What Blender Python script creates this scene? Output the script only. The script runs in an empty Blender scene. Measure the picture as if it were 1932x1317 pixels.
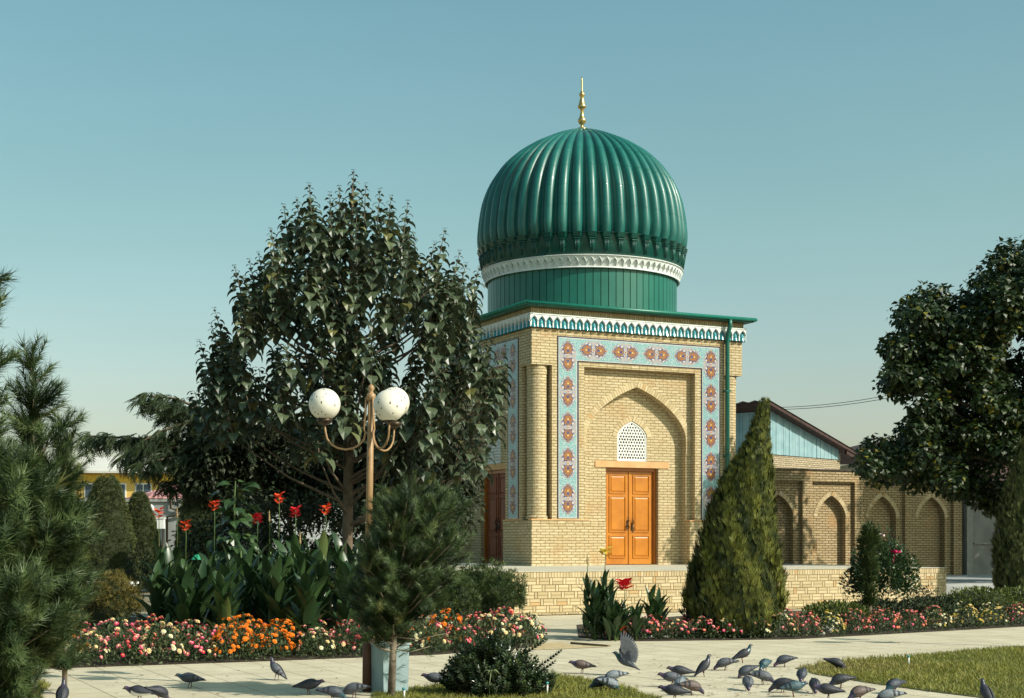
import bpy, math, random
import numpy as np
from mathutils import Vector, Matrix

random.seed(7)
RNG = np.random.default_rng(11)
C = bpy.context.scene.collection
SC = bpy.context.scene
PI = math.pi

# ---------------------------------------------------------------- camera, sky, sun, exposure
F = 2800.0; CX = 966.0; HY = 1022.0; H = 1.6          # focal length, centre column, horizon row (photo pixels), eye height
cam = bpy.data.cameras.new('camera'); camo = bpy.data.objects.new('camera', cam); C.objects.link(camo)
camo.location = (0, 0, H); camo.rotation_euler = (PI/2, 0, 0)
cam.sensor_width = 36.0; cam.lens = 36.0*F/1932; cam.shift_y = (HY-658.5)/1932
cam.clip_end = 2000
SC.camera = camo
SUN_AZ = math.atan2(.889, -.458); SUN_EL = math.radians(37)
w = bpy.data.worlds.new('World'); SC.world = w; w.use_nodes = True
nt = w.node_tree; bg = nt.nodes['Background']
sky = nt.nodes.new('ShaderNodeTexSky'); sky.sky_type = 'NISHITA'; sky.sun_disc = False
sky.sun_elevation = SUN_EL; sky.sun_rotation = SUN_AZ
sky.air_density = 1.1; sky.dust_density = 2.2; sky.ozone_density = 2.5; sky.altitude = 300
tint = nt.nodes.new('ShaderNodeMix'); tint.data_type = 'RGBA'; tint.blend_type = 'MULTIPLY'
tint.inputs['Factor'].default_value = 1.0
gtc = nt.nodes.new('ShaderNodeTexCoord'); gsx = nt.nodes.new('ShaderNodeSeparateXYZ'); nt.links.new(gtc.outputs['Generated'], gsx.inputs[0])
grp = nt.nodes.new('ShaderNodeValToRGB'); ge = grp.color_ramp.elements
ge[0].position = .08; ge[0].color = (1.10/1.2, 1.01/1.2, .83/1.2, 1); ge[1].position = .36; ge[1].color = (.95/1.2, 1.19/1.2, .88/1.2, 1)
ge_ = ge.new(.22); ge_.color = (.99/1.2, 1.12/1.2, .80/1.2, 1)
nt.links.new(gsx.outputs[2], grp.inputs[0])
gns = nt.nodes.new('ShaderNodeTexNoise'); gns.inputs['Scale'].default_value = 2.2; gns.inputs['Detail'].default_value = 4
gmp = nt.nodes.new('ShaderNodeMapping'); gmp.inputs['Scale'].default_value = (1, 1, 4); nt.links.new(gtc.outputs['Generated'], gmp.inputs[0]); nt.links.new(gmp.outputs[0], gns.inputs['Vector'])
gmr = nt.nodes.new('ShaderNodeMapRange'); gmr.inputs[1].default_value = .3; gmr.inputs[2].default_value = .7; gmr.inputs[3].default_value = 1.15; gmr.inputs[4].default_value = 1.25
nt.links.new(gns.outputs['Fac'], gmr.inputs[0])
gsc = nt.nodes.new('ShaderNodeVectorMath'); gsc.operation = 'SCALE'; nt.links.new(grp.outputs[0], gsc.inputs[0]); nt.links.new(gmr.outputs[0], gsc.inputs['Scale'])
nt.links.new(gsc.outputs[0], tint.inputs[7])
nt.links.new(sky.outputs[0], tint.inputs[6]); nt.links.new(tint.outputs[2], bg.inputs[0])
bg.inputs[1].default_value = 0.122
sl = bpy.data.lights.new('sun', 'SUN'); sl.energy = 4.6; sl.angle = math.radians(0.5); sl.color = (1.0, 0.935, 0.81)
so = bpy.data.objects.new('sun', sl); C.objects.link(so)
sd = Vector((math.sin(SUN_AZ)*math.cos(SUN_EL), math.cos(SUN_AZ)*math.cos(SUN_EL), math.sin(SUN_EL)))
so.rotation_euler = (-sd).to_track_quat('-Z', 'Y').to_euler(); so.location = (30, -15, 30)
SC.view_settings.view_transform = 'Standard'; SC.view_settings.look = 'None'
SC.view_settings.exposure = 0.30; SC.view_settings.gamma = 1.0

def P(px, py, Y):          # the point at depth Y seen at a photo pixel
    return Vector(((px-CX)/F*Y, Y, H+(HY-py)/F*Y))
def G(px, py, z=0.0):      # the ground point there
    Y = F*(H-z)/(py-HY); return Vector(((px-CX)/F*Y, Y, z))
# frame of the domed building: u along its front, v into depth
UO = Vector((0.511, 38.7, 0)); UU = Vector((.899, .438, 0)); VV = Vector((-.438, .899, 0))
ANG = math.atan2(.438, .899); ZT = 0.965
def UV(u, v, z=0): return UO+UU*u+VV*v+Vector((0, 0, z))

# ---------------------------------------------------------------- materials
MATS = {}
def mat(name, c1, c2=None, rough=.7, metal=0.0, nscale=6.0, bump=0.0, bscale=60.0, attr=False, transl=0.0,
        spec=.4, c3=None, coat=0.0, ndetail=5.0, contrast=(.3, .7)):
    m = bpy.data.materials.new(name); m.use_nodes = True; MATS[name] = m
    t = m.node_tree; N = t.nodes; L = t.links; b = N['Principled BSDF']; out = N['Material Output']
    b.inputs['Roughness'].default_value = rough; b.inputs['Metallic'].default_value = metal
    b.inputs['Specular IOR Level'].default_value = spec
    b.inputs['Coat Weight'].default_value = coat
    col = None
    c2 = c2 or c1
    tc = N.new('ShaderNodeTexCoord')
    ramp = N.new('ShaderNodeValToRGB'); e = ramp.color_ramp.elements
    e[0].color = (*c1, 1); e[1].color = (*c2, 1)
    if attr:
        a = N.new('ShaderNodeAttribute'); a.attribute_name = 'rnd'
        L.new(a.outputs['Fac'], ramp.inputs[0]); e[1].position = .94
    else:
        n = N.new('ShaderNodeTexNoise'); n.inputs['Scale'].default_value = nscale; n.inputs['Detail'].default_value = ndetail
        L.new(tc.outputs['Object'], n.inputs['Vector']); L.new(n.outputs['Fac'], ramp.inputs[0])
        e[0].position = contrast[0]; e[1].position = contrast[1]
    if c3:
        x = e.new(0.97 if attr else min(.99, contrast[1]+.1)); x.color = (*c3, 1)
    col = ramp.outputs['Color']
    L.new(col, b.inputs['Base Color'])
    if bump:
        n2 = N.new('ShaderNodeTexNoise'); n2.inputs['Scale'].default_value = bscale; n2.inputs['Detail'].default_value = 6
        L.new(tc.outputs['Object'], n2.inputs['Vector'])
        bp = N.new('ShaderNodeBump'); bp.inputs['Strength'].default_value = bump; bp.inputs['Distance'].default_value = .02
        L.new(n2.outputs['Fac'], bp.inputs['Height']); L.new(bp.outputs[0], b.inputs['Normal'])
    if transl:
        tr = N.new('ShaderNodeBsdfTranslucent'); L.new(col, tr.inputs['Color'])
        mx = N.new('ShaderNodeMixShader'); mx.inputs[0].default_value = transl
        L.new(b.outputs[0], mx.inputs[1]); L.new(tr.outputs[0], mx.inputs[2]); L.new(mx.outputs[0], out.inputs[0])
    return m

def brick_mat(name, ca, cb, cm, bw=.26, rh=.075, ms=.0095, off=.5, stain=(.45, .28, .13), warp=.004):
    m = bpy.data.materials.new(name); m.use_nodes = True; MATS[name] = m
    t = m.node_tree; N = t.nodes; L = t.links; b = N['Principled BSDF']
    b.inputs['Roughness'].default_value = .88; b.inputs['Specular IOR Level'].default_value = .2
    uv = N.new('ShaderNodeUVMap'); uv.uv_map = 'uv'
    nw = N.new('ShaderNodeTexNoise'); nw.inputs['Scale'].default_value = 3.0
    L.new(uv.outputs[0], nw.inputs['Vector'])
    sc = N.new('ShaderNodeVectorMath'); sc.operation = 'SCALE'; sc.inputs['Scale'].default_value = warp*4
    L.new(nw.outputs['Color'], sc.inputs[0])
    ad = N.new('ShaderNodeVectorMath'); L.new(uv.outputs[0], ad.inputs[0]); L.new(sc.outputs[0], ad.inputs[1])
    br = N.new('ShaderNodeTexBrick'); br.offset = off; br.squash = 1
    br.inputs['Scale'].default_value = 1; br.inputs['Brick Width'].default_value = bw; br.inputs['Row Height'].default_value = rh
    br.inputs['Mortar Size'].default_value = ms; br.inputs['Mortar Smooth'].default_value = .2; br.inputs['Bias'].default_value = 0
    br.inputs['Color1'].default_value = (*ca, 1); br.inputs['Color2'].default_value = (*cb, 1); br.inputs['Mortar'].default_value = (*cm, 1)
    L.new(ad.outputs[0], br.inputs['Vector'])
    n = N.new('ShaderNodeTexNoise'); n.inputs['Scale'].default_value = 1.1; n.inputs['Detail'].default_value = 6
    L.new(uv.outputs[0], n.inputs['Vector'])
    rp = N.new('ShaderNodeValToRGB'); rp.color_ramp.elements[0].position = .56; rp.color_ramp.elements[1].position = .76
    rp.color_ramp.elements[0].color = (0, 0, 0, 1); rp.color_ramp.elements[1].color = (.8, .8, .8, 1)
    L.new(n.outputs['Fac'], rp.inputs[0])
    mx = N.new('ShaderNodeMix'); mx.data_type = 'RGBA'; mx.inputs[7].default_value = (*stain, 1)
    L.new(rp.outputs[0], mx.inputs[0]); L.new(br.outputs['Color'], mx.inputs[6])
    n3 = N.new('ShaderNodeTexNoise'); n3.inputs['Scale'].default_value = 14; n3.inputs['Detail'].default_value = 5
    L.new(uv.outputs[0], n3.inputs['Vector'])
    r3 = N.new('ShaderNodeValToRGB'); r3.color_ramp.elements[0].color = (.78, .76, .72, 1); r3.color_ramp.elements[1].color = (1.1, 1.1, 1.1, 1)
    r3.color_ramp.elements[0].position = .3; r3.color_ramp.elements[1].position = .7
    L.new(n3.outputs['Fac'], r3.inputs[0])
    m2 = N.new('ShaderNodeMix'); m2.data_type = 'RGBA'; m2.blend_type = 'MULTIPLY'; m2.inputs[0].default_value = 1
    L.new(mx.outputs[2], m2.inputs[6]); L.new(r3.outputs[0], m2.inputs[7]); L.new(m2.outputs[2], b.inputs['Base Color'])
    bp = N.new('ShaderNodeBump'); bp.inputs['Strength'].default_value = .9; bp.inputs['Distance'].default_value = .012; bp.invert = True
    L.new(br.outputs['Fac'], bp.inputs['Height']); L.new(bp.outputs[0], b.inputs['Normal'])
    return m

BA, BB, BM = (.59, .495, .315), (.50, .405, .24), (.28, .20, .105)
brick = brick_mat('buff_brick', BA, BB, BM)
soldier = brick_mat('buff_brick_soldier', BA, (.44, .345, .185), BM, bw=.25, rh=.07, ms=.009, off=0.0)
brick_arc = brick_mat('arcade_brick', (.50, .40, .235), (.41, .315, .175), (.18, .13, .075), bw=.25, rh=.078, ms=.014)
brick_shed = brick_mat('shed_brick', (.50, .42, .29), (.38, .31, .21), (.20, .16, .11), bw=.25, rh=.08, ms=.014)
brick1 = mat('single_brick', (.44, .345, .195), (.60, .485, .30), rough=.88, attr=True, c3=(.50, .33, .16), spec=.2, bump=.3, bscale=50)
mortar = mat('mortar', (.15, .10, .05), (.20, .14, .075), rough=.95)
salmon = mat('salmon_beam', (.55, .30, .13), (.66, .40, .19), rough=.8, nscale=3, bump=.2)
green_paint = mat('green_sheet', (.006, .105, .075), (.010, .135, .098), rough=.38, nscale=2.0, spec=.5)
green_dome = mat('dome_green', (.002, .090, .076), (.012, .132, .110), rough=.40, nscale=1.6, spec=.5, coat=.10, bump=.05, bscale=6)
green_dark = mat('bracket_green', (.004, .055, .045), (.006, .08, .062), rough=.35, spec=.5)
green_gutter = mat('gutter_green', (.007, .13, .09), (.011, .155, .11), rough=.35)
white_pl = mat('white_plaster', (.66, .66, .63), (.76, .76, .73), rough=.75, nscale=8, bump=.1)
white_old = mat('weathered_white', (.60, .62, .60), (.74, .76, .74), rough=.7, nscale=4)
gold = mat('brass', (.50, .36, .13), (.62, .46, .20), rough=.3, metal=.85)
teal = mat('teal_glaze', (.012, .16, .20), (.03, .28, .32), rough=.25, nscale=9, coat=.4)
wood = mat('orange_varnished_wood', (.40, .13, .009), (.53, .195, .016), rough=.34, nscale=2.5, coat=.3, bump=.05)
wood_dk = mat('door_frame_wood', (.30, .09, .009), (.40, .125, .014), rough=.38, coat=.2)
wood_shaded = mat('shaded_red_brown_wood', (.19, .048, .018), (.26, .07, .025), rough=.5)  # red-brown wood of the left door, darkened in colour for its shade
iron = mat('dark_iron', (.04, .03, .02), (.07, .05, .03), rough=.45, metal=.7)
dark = mat('interior_dark', (.012, .012, .012), rough=.9)  # near-black colour in place of the unlit space behind openings
navy = mat('navy_shadow_line', (.012, .02, .06), rough=.35)  # strips round the tile bands; recess shadow painted as a dark colour
# glazed tile ground: fine scroll mottling between turquoise and white-lilac
def tile_mat(name, ca, cb, cc, sc):
    m = bpy.data.materials.new(name); m.use_nodes = True; t = m.node_tree; N = t.nodes; L = t.links; b = N['Principled BSDF']
    b.inputs['Roughness'].default_value = .3
    tc = N.new('ShaderNodeTexCoord'); v = N.new('ShaderNodeTexVoronoi'); v.feature = 'DISTANCE_TO_EDGE'; v.inputs['Scale'].default_value = sc
    L.new(tc.outputs['Object'], v.inputs['Vector'])
    rp = N.new('ShaderNodeValToRGB'); e = rp.color_ramp.elements
    e[0].position = .04; e[0].color = (*ca, 1); e[1].position = .14; e[1].color = (*cb, 1)
    x = e.new(.3); x.color = (*cc, 1)
    L.new(v.outputs['Distance'], rp.inputs[0]); L.new(rp.outputs[0], b.inputs['Base Color']); return m
tile_turq = tile_mat('turquoise_tile', (.36, .44, .43), (.13, .33, .35), (.10, .28, .32), 20)
tile_lilac = tile_mat('lilac_scroll_tile', (.22, .25, .30), (.43, .37, .35), (.36, .30, .29), 24)
tile_orange = mat('tile_orange', (.19, .075, .030), (.36, .16, .06), rough=.3, nscale=30)
tile_blue = mat('tile_blue', (.03, .045, .14), (.06, .09, .22), rough=.3)
tile_white = mat('tile_white', (.55, .50, .46), rough=.3)
tile_yel = mat('tile_yellow', (.55, .36, .14), rough=.3)

def paving_mat(name, ca, cb, cm, size, rot):
    m = bpy.data.materials.new(name); m.use_nodes = True; t = m.node_tree; N = t.nodes; L = t.links; b = N['Principled BSDF']
    b.inputs['Roughness'].default_value = .85; b.inputs['Specular IOR Level'].default_value = .25
    tc = N.new('ShaderNodeTexCoord'); mp = N.new('ShaderNodeMapping'); mp.inputs['Rotation'].default_value = (0, 0, -rot)
    L.new(tc.outputs['Object'], mp.inputs[0])
    br = N.new('ShaderNodeTexBrick'); br.offset = 0; br.inputs['Scale'].default_value = 1
    br.inputs['Brick Width'].default_value = size; br.inputs['Row Height'].default_value = size
    br.inputs['Mortar Size'].default_value = .009; br.inputs['Mortar Smooth'].default_value = .3
    br.inputs['Color1'].default_value = (*ca, 1); br.inputs['Color2'].default_value = (*cb, 1); br.inputs['Mortar'].default_value = (*cm, 1)
    L.new(mp.outputs[0], br.inputs['Vector'])
    n = N.new('ShaderNodeTexNoise'); n.inputs['Scale'].default_value = 1.3; n.inputs['Detail'].default_value = 8; n.inputs['Roughness'].default_value = .65
    L.new(tc.outputs['Object'], n.inputs['Vector'])
    r = N.new('ShaderNodeValToRGB'); r.color_ramp.elements[0].position = .3; r.color_ramp.elements[1].position = .65
    r.color_ramp.elements[0].color = (.80, .78, .74, 1); r.color_ramp.elements[1].color = (1.05, 1.05, 1.05, 1)
    L.new(n.outputs['Fac'], r.inputs[0])
    n2 = N.new('ShaderNodeTexNoise'); n2.inputs['Scale'].default_value = 16; n2.inputs['Detail'].default_value = 4
    L.new(tc.outputs['Object'], n2.inputs['Vector'])
    r2 = N.new('ShaderNodeValToRGB'); r2.color_ramp.elements[0].position = .27; r2.color_ramp.elements[1].position = .38
    r2.color_ramp.elements[0].color = (.50, .46, .40, 1); r2.color_ramp.elements[1].color = (1, 1, 1, 1)
    L.new(n2.outputs['Fac'], r2.inputs[0])
    m1 = N.new('ShaderNodeMix'); m1.data_type = 'RGBA'; m1.blend_type = 'MULTIPLY'; m1.inputs[0].default_value = 1
    m2 = N.new('ShaderNodeMix'); m2.data_type = 'RGBA'; m2.blend_type = 'MULTIPLY'; m2.inputs[0].default_value = .8
    L.new(br.outputs['Color'], m1.inputs[6]); L.new(r.outputs[0], m1.inputs[7])
    L.new(m1.outputs[2], m2.inputs[6]); L.new(r2.outputs[0], m2.inputs[7]); L.new(m2.outputs[2], b.inputs['Base Color'])
    bp = N.new('ShaderNodeBump'); bp.inputs['Strength'].default_value = .35; bp.inputs['Distance'].default_value = .01
    n4 = N.new('ShaderNodeTexNoise'); n4.inputs['Scale'].default_value = 45; L.new(tc.outputs['Object'], n4.inputs['Vector'])
    L.new(n4.outputs['Fac'], bp.inputs['Height']); L.new(bp.outputs[0], b.inputs['Normal'])
    return m
paving = paving_mat('concrete_slabs', (.555, .505, .375), (.53, .475, .355), (.25, .21, .14), .5, ANG)
terrace_top = paving_mat('terrace_screed', (.54, .50, .40), (.50, .465, .37), (.40, .37, .30), 1.2, 0)
concrete = mat('grey_concrete', (.26, .27, .27), (.36, .37, .36), rough=.85, nscale=.8, bump=.2)
soil = mat('soil', (.035, .026, .017), (.07, .05, .033), rough=1, nscale=9, bump=.6, bscale=30)
sand = mat('sand', (.40, .30, .16), (.50, .40, .24), rough=.95, nscale=7, bump=.3)
earth = mat('far_ground', (.16, .15, .09), (.22, .19, .12), rough=1, nscale=.5)
lawn_base = mat('lawn_soil', (.05, .065, .018), (.10, .10, .03), rough=1, nscale=5, bump=.5)

# ---------------------------------------------------------------- object helpers
def tag(o, label=None, cat=None, group=None, kind=None):
    if label: o['label'] = label
    if cat: o['category'] = cat
    if group: o['group'] = group
    if kind: o['kind'] = kind
    return o
def empty(name, loc=(0, 0, 0), rz=0, label=None, cat=None, group=None):
    o = bpy.data.objects.new(name, None); C.objects.link(o); o.location = loc; o.rotation_euler = (0, 0, rz)
    o.empty_display_size = .1
    return tag(o, label, cat, group)
def kids(o): return [x for x in C.objects if x.parent == o]
KID = {}
def copy_thing(o, loc=None, rz=None, sc=None, label=None, group=None):
    r = o.copy(); C.objects.link(r)
    if loc is not None: r.location = loc
    if rz is not None: r.rotation_euler = (0, 0, rz)
    if sc is not None: r.scale = sc if hasattr(sc, '__len__') else (sc, sc, sc)
    if label: r['label'] = label
    if group: r['group'] = group
    for ch in KID.get(o.name, []):
        c = ch.copy(); C.objects.link(c); c.parent = r; KID.setdefault(r.name, []).append(c)
        for g in KID.get(ch.name, []):
            d = g.copy(); C.objects.link(d); d.parent = c; KID.setdefault(c.name, []).append(d)
    return r

class MB:
    def __init__(s): s.v = []; s.f = []; s.m = []; s.r = []; s.sw = []; s.sm = []; s.k = 0
    def add(s, vs, fs, m=0, r=None, swap=False, smooth=False):
        b = len(s.v); s.v += [tuple(p) for p in vs]
        rr = random.random() if r is None else r
        for f in fs:
            s.f.append([i+b for i in f]); s.m.append(m); s.r.append(rr); s.sw.append(swap); s.sm.append(smooth)
    def box(s, x0, x1, y0, y1, z0, z1, m=0, T=None, r=None, swap=False):
        vs = [(x, y, z) for z in (z0, z1) for y in (y0, y1) for x in (x0, x1)]
        if T: vs = [T(*p) for p in vs]
        s.add(vs, [(0, 1, 3, 2), (4, 6, 7, 5), (0, 4, 5, 1), (2, 3, 7, 6), (0, 2, 6, 4), (1, 5, 7, 3)], m, r, swap)
    def rings(s, rings, m=0, cap=True, closed=True, smooth=True, r=None):
        n = len(rings[0]); vs = [p for R_ in rings for p in R_]; fs = []
        for i in range(len(rings)-1):
            for j in range(n if closed else n-1):
                a = i*n+j; b2 = i*n+(j+1) % n
                fs.append((a, b2, b2+n, a+n))
        if cap: fs += [tuple(range(n))[::-1], tuple((len(rings)-1)*n+j for j in range(n))]
        s.add(vs, fs, m, r, smooth=smooth)
    def tube(s, pts, rad, n=7, m=0, cap=True, r=None):
        pts = [Vector(p) for p in pts]; R_ = []
        if not hasattr(rad, '__len__'): rad = [rad]*len(pts)
        ref = Vector((0, 0, 1))
        prev = None
        for i, p in enumerate(pts):
            d = (pts[min(i+1, len(pts)-1)]-pts[max(i-1, 0)]).normalized()
            if prev is None:
                a = d.cross(Vector((0, 1, 0)) if abs(d.y) < .9 else Vector((1, 0, 0))).normalized()
            else:
                a = (prev-d*prev.dot(d)).normalized()
            prev = a; b = d.cross(a)
            R_.append([p+(a*math.cos(2*PI*k/n)+b*math.sin(2*PI*k/n))*rad[i] for k in range(n)])
        s.rings(R_, m, cap, r=r)
    def lathe(s, prof, n=24, m=0, c=(0, 0, 0), cap=True, smooth=True):
        s.rings([[(c[0]+r*math.cos(2*PI*k/n), c[1]+r*math.sin(2*PI*k/n), c[2]+z) for k in range(n)] for r, z in prof], m, cap, smooth=smooth)
    def poly(s, pts, m=0, r=None): s.add(pts, [tuple(range(len(pts)))], m, r)
    def build(s, name, mats, parent=None, loc=None):
        me = bpy.data.meshes.new(name); me.from_pydata(s.v, [], s.f)
        if not isinstance(mats, (list, tuple)): mats = [mats]
        for m in mats: me.materials.append(m)
        me.polygons.foreach_set('material_index', s.m); me.polygons.foreach_set('use_smooth', s.sm)
        at = me.attributes.new('rnd', 'FLOAT', 'FACE'); at.data.foreach_set('value', s.r)
        V = np.array(s.v, dtype=float).reshape(-1, 3)
        uvl = me.uv_layers.new(name='uv'); uv = []
        for f, sw in zip(s.f, s.sw):
            p = V[f]; nx = ny = nz = 0.0
            q = np.roll(p, -1, 0)
            nx = np.sum((p[:, 1]-q[:, 1])*(p[:, 2]+q[:, 2])); ny = np.sum((p[:, 2]-q[:, 2])*(p[:, 0]+q[:, 0])); nz = np.sum((p[:, 0]-q[:, 0])*(p[:, 1]+q[:, 1]))
            l = math.sqrt(nx*nx+ny*ny+nz*nz) or 1
            if abs(nz)/l > .7: a, b = p[:, 0], p[:, 1]
            else:
                h = math.hypot(nx, ny); a = (p[:, 0]*-ny+p[:, 1]*nx)/h; b = p[:, 2]
            if sw: a, b = b, a
            uv += np.stack([a, b], 1).ravel().tolist()
        uvl.data.foreach_set('uv', uv)
        me.update()
        o = bpy.data.objects.new(name, me); C.objects.link(o)
        if parent: o.parent = parent; KID.setdefault(parent.name, []).append(o)
        if loc is not None: o.location = loc
        return o

def inst(name, tv, tf, pos, dirs, nrm, size, material, parent=None, rnd=None, smooth=False, tm=None, extra=None):
    """one mesh of many small copies of a template (leaves, needles, blades): +Y along dirs, +Z along nrm"""
    tv = np.asarray(tv, float); pos = np.asarray(pos, float); D = np.asarray(dirs, float); Nn = np.asarray(nrm, float)
    D = D/np.maximum(np.linalg.norm(D, axis=1, keepdims=True), 1e-9)
    X = np.cross(D, Nn); X /= np.maximum(np.linalg.norm(X, axis=1, keepdims=True), 1e-9); Z = np.cross(X, D)
    size = np.asarray(size, float)
    if size.ndim == 0: size = np.full(len(pos), float(size))
    V = pos[:, None, :]+size[:, None, None]*(tv[None, :, 0, None]*X[:, None, :]+tv[None, :, 1, None]*D[:, None, :]+tv[None, :, 2, None]*Z[:, None, :])
    n, k = len(pos), len(tv); V = V.reshape(-1, 3)
    lens = np.array([len(f) for f in tf]); flat = np.concatenate([np.array(f) for f in tf])
    loops = (flat[None, :]+(np.arange(n)*k)[:, None]).ravel()
    tot = np.tile(lens, n); starts = np.concatenate([[0], np.cumsum(tot)[:-1]])
    if rnd is None: rnd = RNG.random(n)
    R_ = np.repeat(rnd, len(tf)); MI = np.tile(np.array(tm if tm is not None else [0]*len(tf)), n)
    if extra is not None:      # (verts, faces) of a solid core or of stems, given the material index 1
        ev, ef = extra; off = len(V); V = np.concatenate([V, np.asarray(ev, float)])
        loops = np.concatenate([loops]+[np.array(f)+off for f in ef]); l2 = np.array([len(f) for f in ef])
        tot = np.concatenate([tot, l2]); starts = np.concatenate([[0], np.cumsum(tot)[:-1]])
        R_ = np.concatenate([R_, np.full(len(ef), .3)]); MI = np.concatenate([MI, np.full(len(ef), 1)])
    me = bpy.data.meshes.new(name); me.vertices.add(len(V)); me.vertices.foreach_set('co', V.ravel())
    me.loops.add(len(loops)); me.loops.foreach_set('vertex_index', loops.astype(np.int32))
    me.polygons.add(len(tot)); me.polygons.foreach_set('loop_start', starts.astype(np.int32)); me.polygons.foreach_set('loop_total', tot.astype(np.int32))
    for m in (material if isinstance(material, (list, tuple)) else [material]): me.materials.append(m)
    me.polygons.foreach_set('material_index', MI.astype(np.int32))
    me.polygons.foreach_set('use_smooth', np.full(len(tot), smooth))
    at = me.attributes.new('rnd', 'FLOAT', 'FACE'); at.data.foreach_set('value', R_.astype(np.float32))
    me.update(calc_edges=True)
    o = bpy.data.objects.new(name, me); C.objects.link(o)
    if parent: o.parent = parent; KID.setdefault(parent.name, []).append(o)
    return o
def unit(n): v = RNG.normal(size=(n, 3)); return v/np.linalg.norm(v, axis=1, keepdims=True)

# ---------------------------------------------------------------- setting: ground, paving, beds, lawns
def sheet(name, pts, z, m, kind='structure'):
    mb = MB(); mb.poly([(p[0], p[1], z) for p in pts]); o = mb.build(name, m); o['kind'] = kind; return o
sheet('ground', [(-900, -60), (900, -60), (900, 1500), (-900, 1500)], 0, earth)
sheet('path', [(-16, 6), (22, 6), (30, 34), (12, 44), (-14, 34), (-18, 24)], .006, paving)
BL_ = [G(-80, 1268), G(60, 1264), G(520, 1248), G(830, 1236), G(1005, 1222), G(1010, 1200), G(990, 1168), Vector((-14, 31.6, 0)), Vector((-14, 18.6, 0))]
sheet('flower_bed_soil', BL_, .014, soil)
BR_ = [G(1092, 1205), G(1200, 1211), G(1500, 1207), G(1700, 1196), G(1932, 1183), Vector((14, 29.4, 0)), Vector((14, 37.6, 0)), Vector((7.5, 34.6, 0)), UV(1.6, -6.6), G(1088, 1180)]
sheet('flower_bed_soil', BR_, .014, soil)
sheet('sand_patch', [G(1000, 1216), G(1060, 1213), G(1085, 1219), G(1150, 1221), G(1060, 1226), G(1000, 1228)], .011, sand)
LR = [G(1500, 1262), G(1560, 1253), G(1640, 1247), G(1760, 1236), G(1932, 1222), G(2100, 1212), G(2300, 1290), G(2300, 1420), G(1950, 1345), G(1850, 1318), G(1760, 1307), G(1640, 1290), G(1540, 1274)]
LC = [G(700, 1312), G(760, 1302), G(860, 1291), G(960, 1280), G(1060, 1277), G(1110, 1284), G(1180, 1299), G(1245, 1320), G(1300, 1380), G(700, 1420)]
LL = [G(-200, 1290), G(30, 1285), G(90, 1292), G(75, 1320), G(60, 1420), G(-200, 1420)]
sheet('lawn_soil', LR, .012, lawn_base); sheet('lawn_soil', LC, .012, lawn_base); sheet('lawn_soil', LL, .012, lawn_base)
rb = MB(); rb.box(8.46, 45, -4.9, 60, 0.0, .5); yard = rb.build('raised_yard_paving', concrete); yard.location = UO; yard.rotation_euler = (0, 0, ANG); yard['kind'] = 'structure'
# ---------------------------------------------------------------- the domed building
W = 6.6
def T_front(a, d, z): return (a, d, z)
def T_left(a, d, z): return (d, a, z)
def T_right(a, d, z): return (W-d, a, z)
def T_back(a, d, z): return (a, W-d, z)
SIDES = [T_front, T_left, T_right, T_back]
def arch_prof(c, h, zs, za, n=14):
    pts = []
    for i in range(-n, n+1):
        x = math.sin(i/n*PI/2); t = abs(x)
        drop = .42*t+.58*(1-math.sqrt(max(0, 1-t**2.2)))
        pts.append((c+h*x, zs+(za-zs)*(1-drop)))
    return pts
def arch_plate(mb, T, a0, a1, z0, z1, c, h, zs, za, d0, d1, m=0, mr=None, n=14, sill=None, back=False):
    """wall slab with a pointed opening, from depth d0 to d1"""
    mr = m if mr is None else mr
    pr = arch_prof(c, h, zs, za, n); zb = z0 if sill is None else sill
    for d in ([d0, d1] if back else [d0]):
        def q(p, mm=m): mb.add([T(x, d, z) for x, z in p], [tuple(range(len(p)))], mm, .5)
        if a0 < c-h-1e-4: q([(a0, z0), (c-h, z0), (c-h, zs), (a0, zs)]); q([(a0, zs), (c-h, zs), (c-h, z1), (a0, z1)])
        if a1 > c+h+1e-4: q([(c+h, z0), (a1, z0), (a1, zs), (c+h, zs)]); q([(c+h, zs), (a1, zs), (a1, z1), (c+h, z1)])
        if sill is not None: q([(c-h, z0), (c+h, z0), (c+h, zb), (c-h, zb)])
        for p, p2 in zip(pr[:-1], pr[1:]): q([p, p2, (p2[0], z1), (p[0], z1)])
    full = [(c-h, zb)]+pr+[(c+h, zb)]
    for p, p2 in zip(full[:-1], full[1:]):
        mb.add([T(p[0], d0, p[1]), T(p2[0], d0, p2[1]), T(p2[0], d1, p2[1]), T(p[0], d1, p[1])], [(0, 1, 2, 3)], mr, .5)
    if sill is not None: mb.add([T(c-h, d0, zb), T(c+h, d0, zb), T(c+h, d1, zb), T(c-h, d1, zb)], [(0, 1, 2, 3)], mr, .5)
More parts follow.
